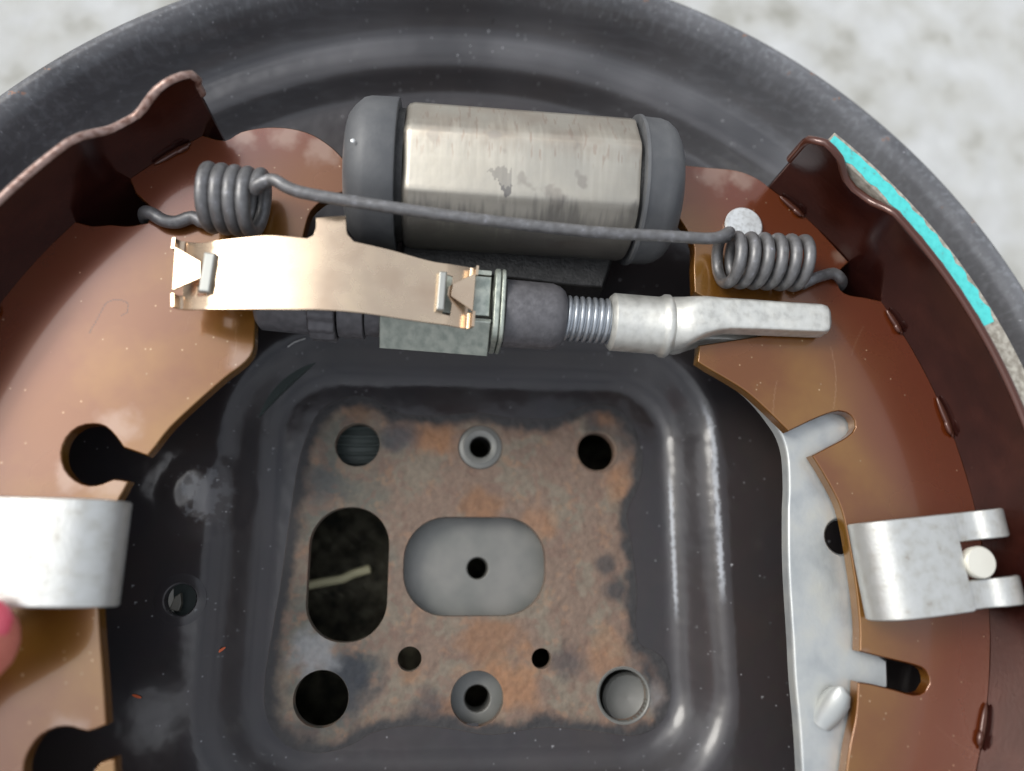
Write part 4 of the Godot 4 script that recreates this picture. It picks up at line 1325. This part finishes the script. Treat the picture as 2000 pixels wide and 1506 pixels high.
func hold_downs() -> void:
	# the one over the turquoise-marked shoe
	var a := Vector3(71.6, 10, 2)
	var b := Vector3(86.9, 10, 0.4)
	var along := (b - a).normalized()
	var across := along.cross(Vector3.UP).normalized()
	if across.z < 0.0:
		across = -across
	var L := a.distance_to(b)
	var root := thing("hold_down_clip", "white zinc plated leaf clip with a forked end held by a round pin head", "hold-down clip", Vector3(a.x, 0, a.z), "pair of shoe hold-down clips")
	var m := MB.new()
	var o := Vector3(a.x, 0, a.z)
	var line := curve([L * 0.75, 0.7, 0, 8, 0.7, 0, 2.5, 0.9, 0, 0.2, 2.4, 0, -0.6, 5.0, 0, 0.4, 8.0, 0, 2.6, 9.8, 0, 6, 10.4, 0, 12, 10.2, 0, L, 9.8, 0], 0.8, false)
	strip(m, line, 1.2, -8.6, 8.6, o, along, Vector3.UP, across, 0.3)
	obj("leaf", m, M.white_zinc, root)
	for s in 2:
		m = MB.new()
		var w0 := -8.6 if s == 0 else 3.3
		var w1 := -3.4 if s == 0 else 8.4
		strip(m, curve([L - 0.6, 9.2, 0, L + 3.0, 9.0, 0, L + 4.8, 9.4, 0, L + 6.0, 10.2, 0, L + 8.6, 10.4, 0, L + 9.8, 9.6, 0], 0.8, false), 1.1, w0, w1, o, along, Vector3.UP, across, 0.3)
		obj("prong", m, M.white_zinc, root)
	var p := Vector3(89.8, 10.5, 0.5)
	var t := thing("hold_down_pin", "round pale pin head between the prongs of the forked hold-down clip", "pin", p - Vector3(0, 32, 0))
	m = MB.new()
	lathe(m, p - Vector3(0, 32, 0), p + Vector3(0, 5, 0), [Vector2(0, 1.6), Vector2(30.4, 1.6), Vector2(30.4, 2.7), Vector2(32.2, 2.85), Vector2(32.55, 2.6), Vector2(32.6, 0)], 36)
	obj("pin_shank", m, M.pin, t)
	# the one held down by the finger
	a = Vector3(-59.1, 11, -0.9)
	b = Vector3(-74.8, 11, -1.1)
	along = (b - a).normalized()
	across = along.cross(Vector3.UP).normalized()
	if across.z < 0.0:
		across = -across
	root = thing("hold_down_clip", "wide white zinc plated leaf clip with a rounded end pressed down by a fingertip", "hold-down clip", Vector3(a.x, 0, a.z), "pair of shoe hold-down clips")
	o = Vector3(a.x, 0, a.z)
	m = MB.new()
	line = curve([24, 0.8, 0, 12, 0.8, 0, 4, 1.0, 0, 1.0, 2.6, 0, -0.6, 5.6, 0, 0.6, 8.8, 0, 3.4, 10.8, 0, 8, 11.5, 0, 16, 11.5, 0, 40, 11.0, 0], 0.8, false)
	strip(m, line, 1.2, -8.5, 8.5, o, along, Vector3.UP, across, 0.3)
	obj("leaf", m, M.white_zinc, root)


# ---------------------------------------------------------------- the hand at the edge

func smin(a: float, b: float, k: float) -> float:
	var h := clampf(0.5 + 0.5 * (b - a) / k, 0.0, 1.0)
	return lerpf(b, a, h) - k * h * (1.0 - h)

func hand() -> void:
	var tip := Vector3(-69.3, 13, 12.4)
	var root := thing("person", "reddish fingertip of a hand reaching in beside the wide white clip", "person", tip - Vector3(60, 13, 0))
	# joints: the finger that presses, three curled fingers behind it, the thumb, the palm and the wrist
	var B := []
	var knuckle := tip + Vector3(-78, 42, 46)
	for q in [[tip + Vector3(-7.0, 0, 0), tip + Vector3(-28, 13, 10), 6.9, 7.6], [tip + Vector3(-28, 13, 10), tip + Vector3(-52, 32, 24), 7.6, 8.2], [tip + Vector3(-52, 32, 24), knuckle, 8.2, 9.6]]:
		B.append(q + [0])
	for f in 3:
		var o := Vector3(-4.0 - 3.0 * f, -3.0 - 4.0 * f, 18.0 * (f + 1))
		var kn := knuckle + o
		var mid := kn + Vector3(34 - 3 * f, -6, -4)
		var low := mid + Vector3(6, -22 + 2 * f, 2)
		var end := low + Vector3(-15, -9, 3)
		B.append([kn, mid, 9.2, 8.0, f + 1])
		B.append([mid, low, 8.0, 7.2, f + 1])
		B.append([low, end, 7.2, 6.2, f + 1])
	var w := knuckle + Vector3(-82, 18, 34)
	for f in 4:
		B.append([knuckle + Vector3(-4.0 * f, -4.0 * f, 18.0 * f), w + Vector3(0, -2, 8.0 * (f - 1.5)), 10.5, 13.0, 9])
	var tb := w + Vector3(26, -14, -26)
	B.append([w + Vector3(8, -6, -8), tb, 13.0, 11.0, 9])
	B.append([tb, tb + Vector3(34, -12, -14), 11.0, 9.4, 5])
	B.append([tb + Vector3(34, -12, -14), tb + Vector3(58, -26, -8), 9.4, 7.6, 5])
	B.append([w, w + Vector3(-110, 26, 26), 19.0, 24.0, 9])
	var m := MB.new()
	var lo := Vector3(1e9, 1e9, 1e9)
	var hi := -lo
	for b in B:
		for e in 2:
			lo = lo.min(b[e] - Vector3.ONE * (b[2 + e] + 4))
			hi = hi.max(b[e] + Vector3.ONE * (b[2 + e] + 4))
	var C := 2.0
	var nx := int((hi.x - lo.x) / C) + 2
	var ny := int((hi.y - lo.y) / C) + 2
	var nz := int((hi.z - lo.z) / C) + 2
	var F := PackedFloat32Array()
	F.resize(nx * ny * nz)
	F.fill(9.0)
	# each group of bones is joined smoothly, fingers meet the palm over a few millimetres
	for g in [9, 0, 1, 2, 3, 5]:
		var D := {}
		for b in B:
			if b[4] != g:
				continue
			var a: Vector3 = b[0]
			var d: Vector3 = b[1] - a
			var pad := maxf(b[2], b[3]) + 7.0
			var l3 := ((a.min(b[1]) - Vector3.ONE * pad - lo) / C).floor().max(Vector3.ZERO)
			var h3 := ((a.max(b[1]) + Vector3.ONE * pad - lo) / C).ceil().min(Vector3(nx - 1, ny - 1, nz - 1))
			for z in range(int(l3.z), int(h3.z)):
				for y in range(int(l3.y), int(h3.y)):
					for x in range(int(l3.x), int(h3.x)):
						var p := lo + Vector3(x, y, z) * C - a
						var t := clampf(p.dot(d) / d.length_squared(), 0.0, 1.0)
						var v: float = (p - d * t).length() - lerpf(b[2], b[3], t)
						if v < 8.0:
							var id := (z * ny + y) * nx + x
							D[id] = smin(D[id], v, 4.0) if D.has(id) else v
		for id in D:
			F[id] = smin(F[id], D[id], 3.0) if F[id] < 8.9 else D[id]
	var vert := {}
	var pos := PackedVector3Array()
	for z in nz - 1:
		for y in ny - 1:
			for x in nx - 1:
				var id := (z * ny + y) * nx + x
				if absf(F[id]) > 5.0:
					continue
				var sum := Vector3.ZERO
				var cnt := 0
				for e in [[0, 0, 0, 1, 0, 0], [0, 1, 0, 1, 1, 0], [0, 0, 1, 1, 0, 1], [0, 1, 1, 1, 1, 1], [0, 0, 0, 0, 1, 0], [1, 0, 0, 1, 1, 0], [0, 0, 1, 0, 1, 1], [1, 0, 1, 1, 1, 1], [0, 0, 0, 0, 0, 1], [1, 0, 0, 1, 0, 1], [0, 1, 0, 0, 1, 1], [1, 1, 0, 1, 1, 1]]:
					var f0 := F[((z + e[2]) * ny + y + e[1]) * nx + x + e[0]]
					var f1 := F[((z + e[5]) * ny + y + e[4]) * nx + x + e[3]]
					if (f0 < 0.0) != (f1 < 0.0):
						sum += Vector3(e[0], e[1], e[2]).lerp(Vector3(e[3], e[4], e[5]), f0 / (f0 - f1))
						cnt += 1
				if cnt:
					vert[id] = pos.size()
					pos.append(lo + (Vector3(x, y, z) + sum / cnt) * C)
	var nor := PackedVector3Array()
	nor.resize(pos.size())
	var faces := []
	for z in range(1, nz - 1):
		for y in range(1, ny - 1):
			for x in range(1, nx - 1):
				var id := (z * ny + y) * nx + x
				if absf(F[id]) > 5.0:
					continue
				for ax in 3:
					var st: int = [1, nx, nx * ny][ax]
					var s1: int = [nx, nx * ny, 1][ax]
					var s2: int = [nx * ny, 1, nx][ax]
					if (F[id] < 0.0) != (F[id + st] < 0.0):
						var q := [id - s1 - s2, id - s2, id, id - s1]
						if vert.has(q[0]) and vert.has(q[1]) and vert.has(q[2]) and vert.has(q[3]):
							var o: Vector3 = [Vector3.RIGHT, Vector3.UP, Vector3.BACK][ax] * (1.0 if F[id] < 0.0 else -1.0)
							var i0: int = vert[q[0]]
							var i1: int = vert[q[1]]
							var i2: int = vert[q[2]]
							var i3: int = vert[q[3]]
							var fn := (pos[i2] - pos[i0]).cross(pos[i3] - pos[i1])
							fn = fn if fn.dot(o) > 0.0 else -fn
							for i in [i0, i1, i2, i3]:
								nor[i] += fn
							faces.append([i0, i1, i2, i3])
	for f in faces:
		m.quad(pos[f[0]], pos[f[1]], pos[f[2]], pos[f[3]], nor[f[0]].normalized(), nor[f[1]].normalized(), nor[f[2]].normalized(), nor[f[3]].normalized())
	obj("body", m, M.skin, root)
	m = MB.new()
	blob(m, tip + Vector3(-6.2, 3.9, -2.2), Vector3(5.6, -3.0, -1.2), Vector3(0.7, 2.2, -0.9), Vector3(1.0, 0.9, 4.6), 12, 18)
	obj("fingernail", m, M.nail, root)


# ---------------------------------------------------------------- small things

func small_things() -> void:
	var m := MB.new()
	var s := -LIFT + 0.9
	tube(m, bend([Vector3(-38.1, -50.9, 5.8), Vector3(-33.4, -51, 4.8), Vector3(-28.8, -50.8, 4), Vector3(-26.2, -50.9, 2.8), Vector3(-22.3, -50.8, 1.7)]), 1.1, 10)
	single("straw", m, M.straw, "short pale straw lying in the oval hole of the rusty pad", "straw")
	for c in [[Vector3(-48.7, -24, 17.4), 1.1, 0.6, "orange paint sliver on the black plate at the foot of its sloping edge"], [Vector3(-63.2, -21.9, 25.5), 1.0, -0.3, "orange paint sliver on the flat black plate near the lower keyhole notch"]]:
		m = MB.new()
		var d := Vector2.from_angle(-c[2])
		blob(m, c[0] + Vector3(0, 0.1, 0), Vector3(d.x, 0, d.y) * c[1], Vector3(0, 0.12, 0), Vector3(-d.y, 0, d.x) * 0.28, 6, 10)
		single("paint_sliver", m, M.orange, c[3], "debris", "orange paint slivers")
	m = MB.new()
	tube(m, bend([Vector3(-39.4, -21.6, -45.1), Vector3(-37.9, -21.4, -46.2), Vector3(-35.7, -21.5, -47.1)]), 0.12, 6)
	single("fibre", m, M.fibre, "thin pale fibre on the black plate below the star wheel", "debris")
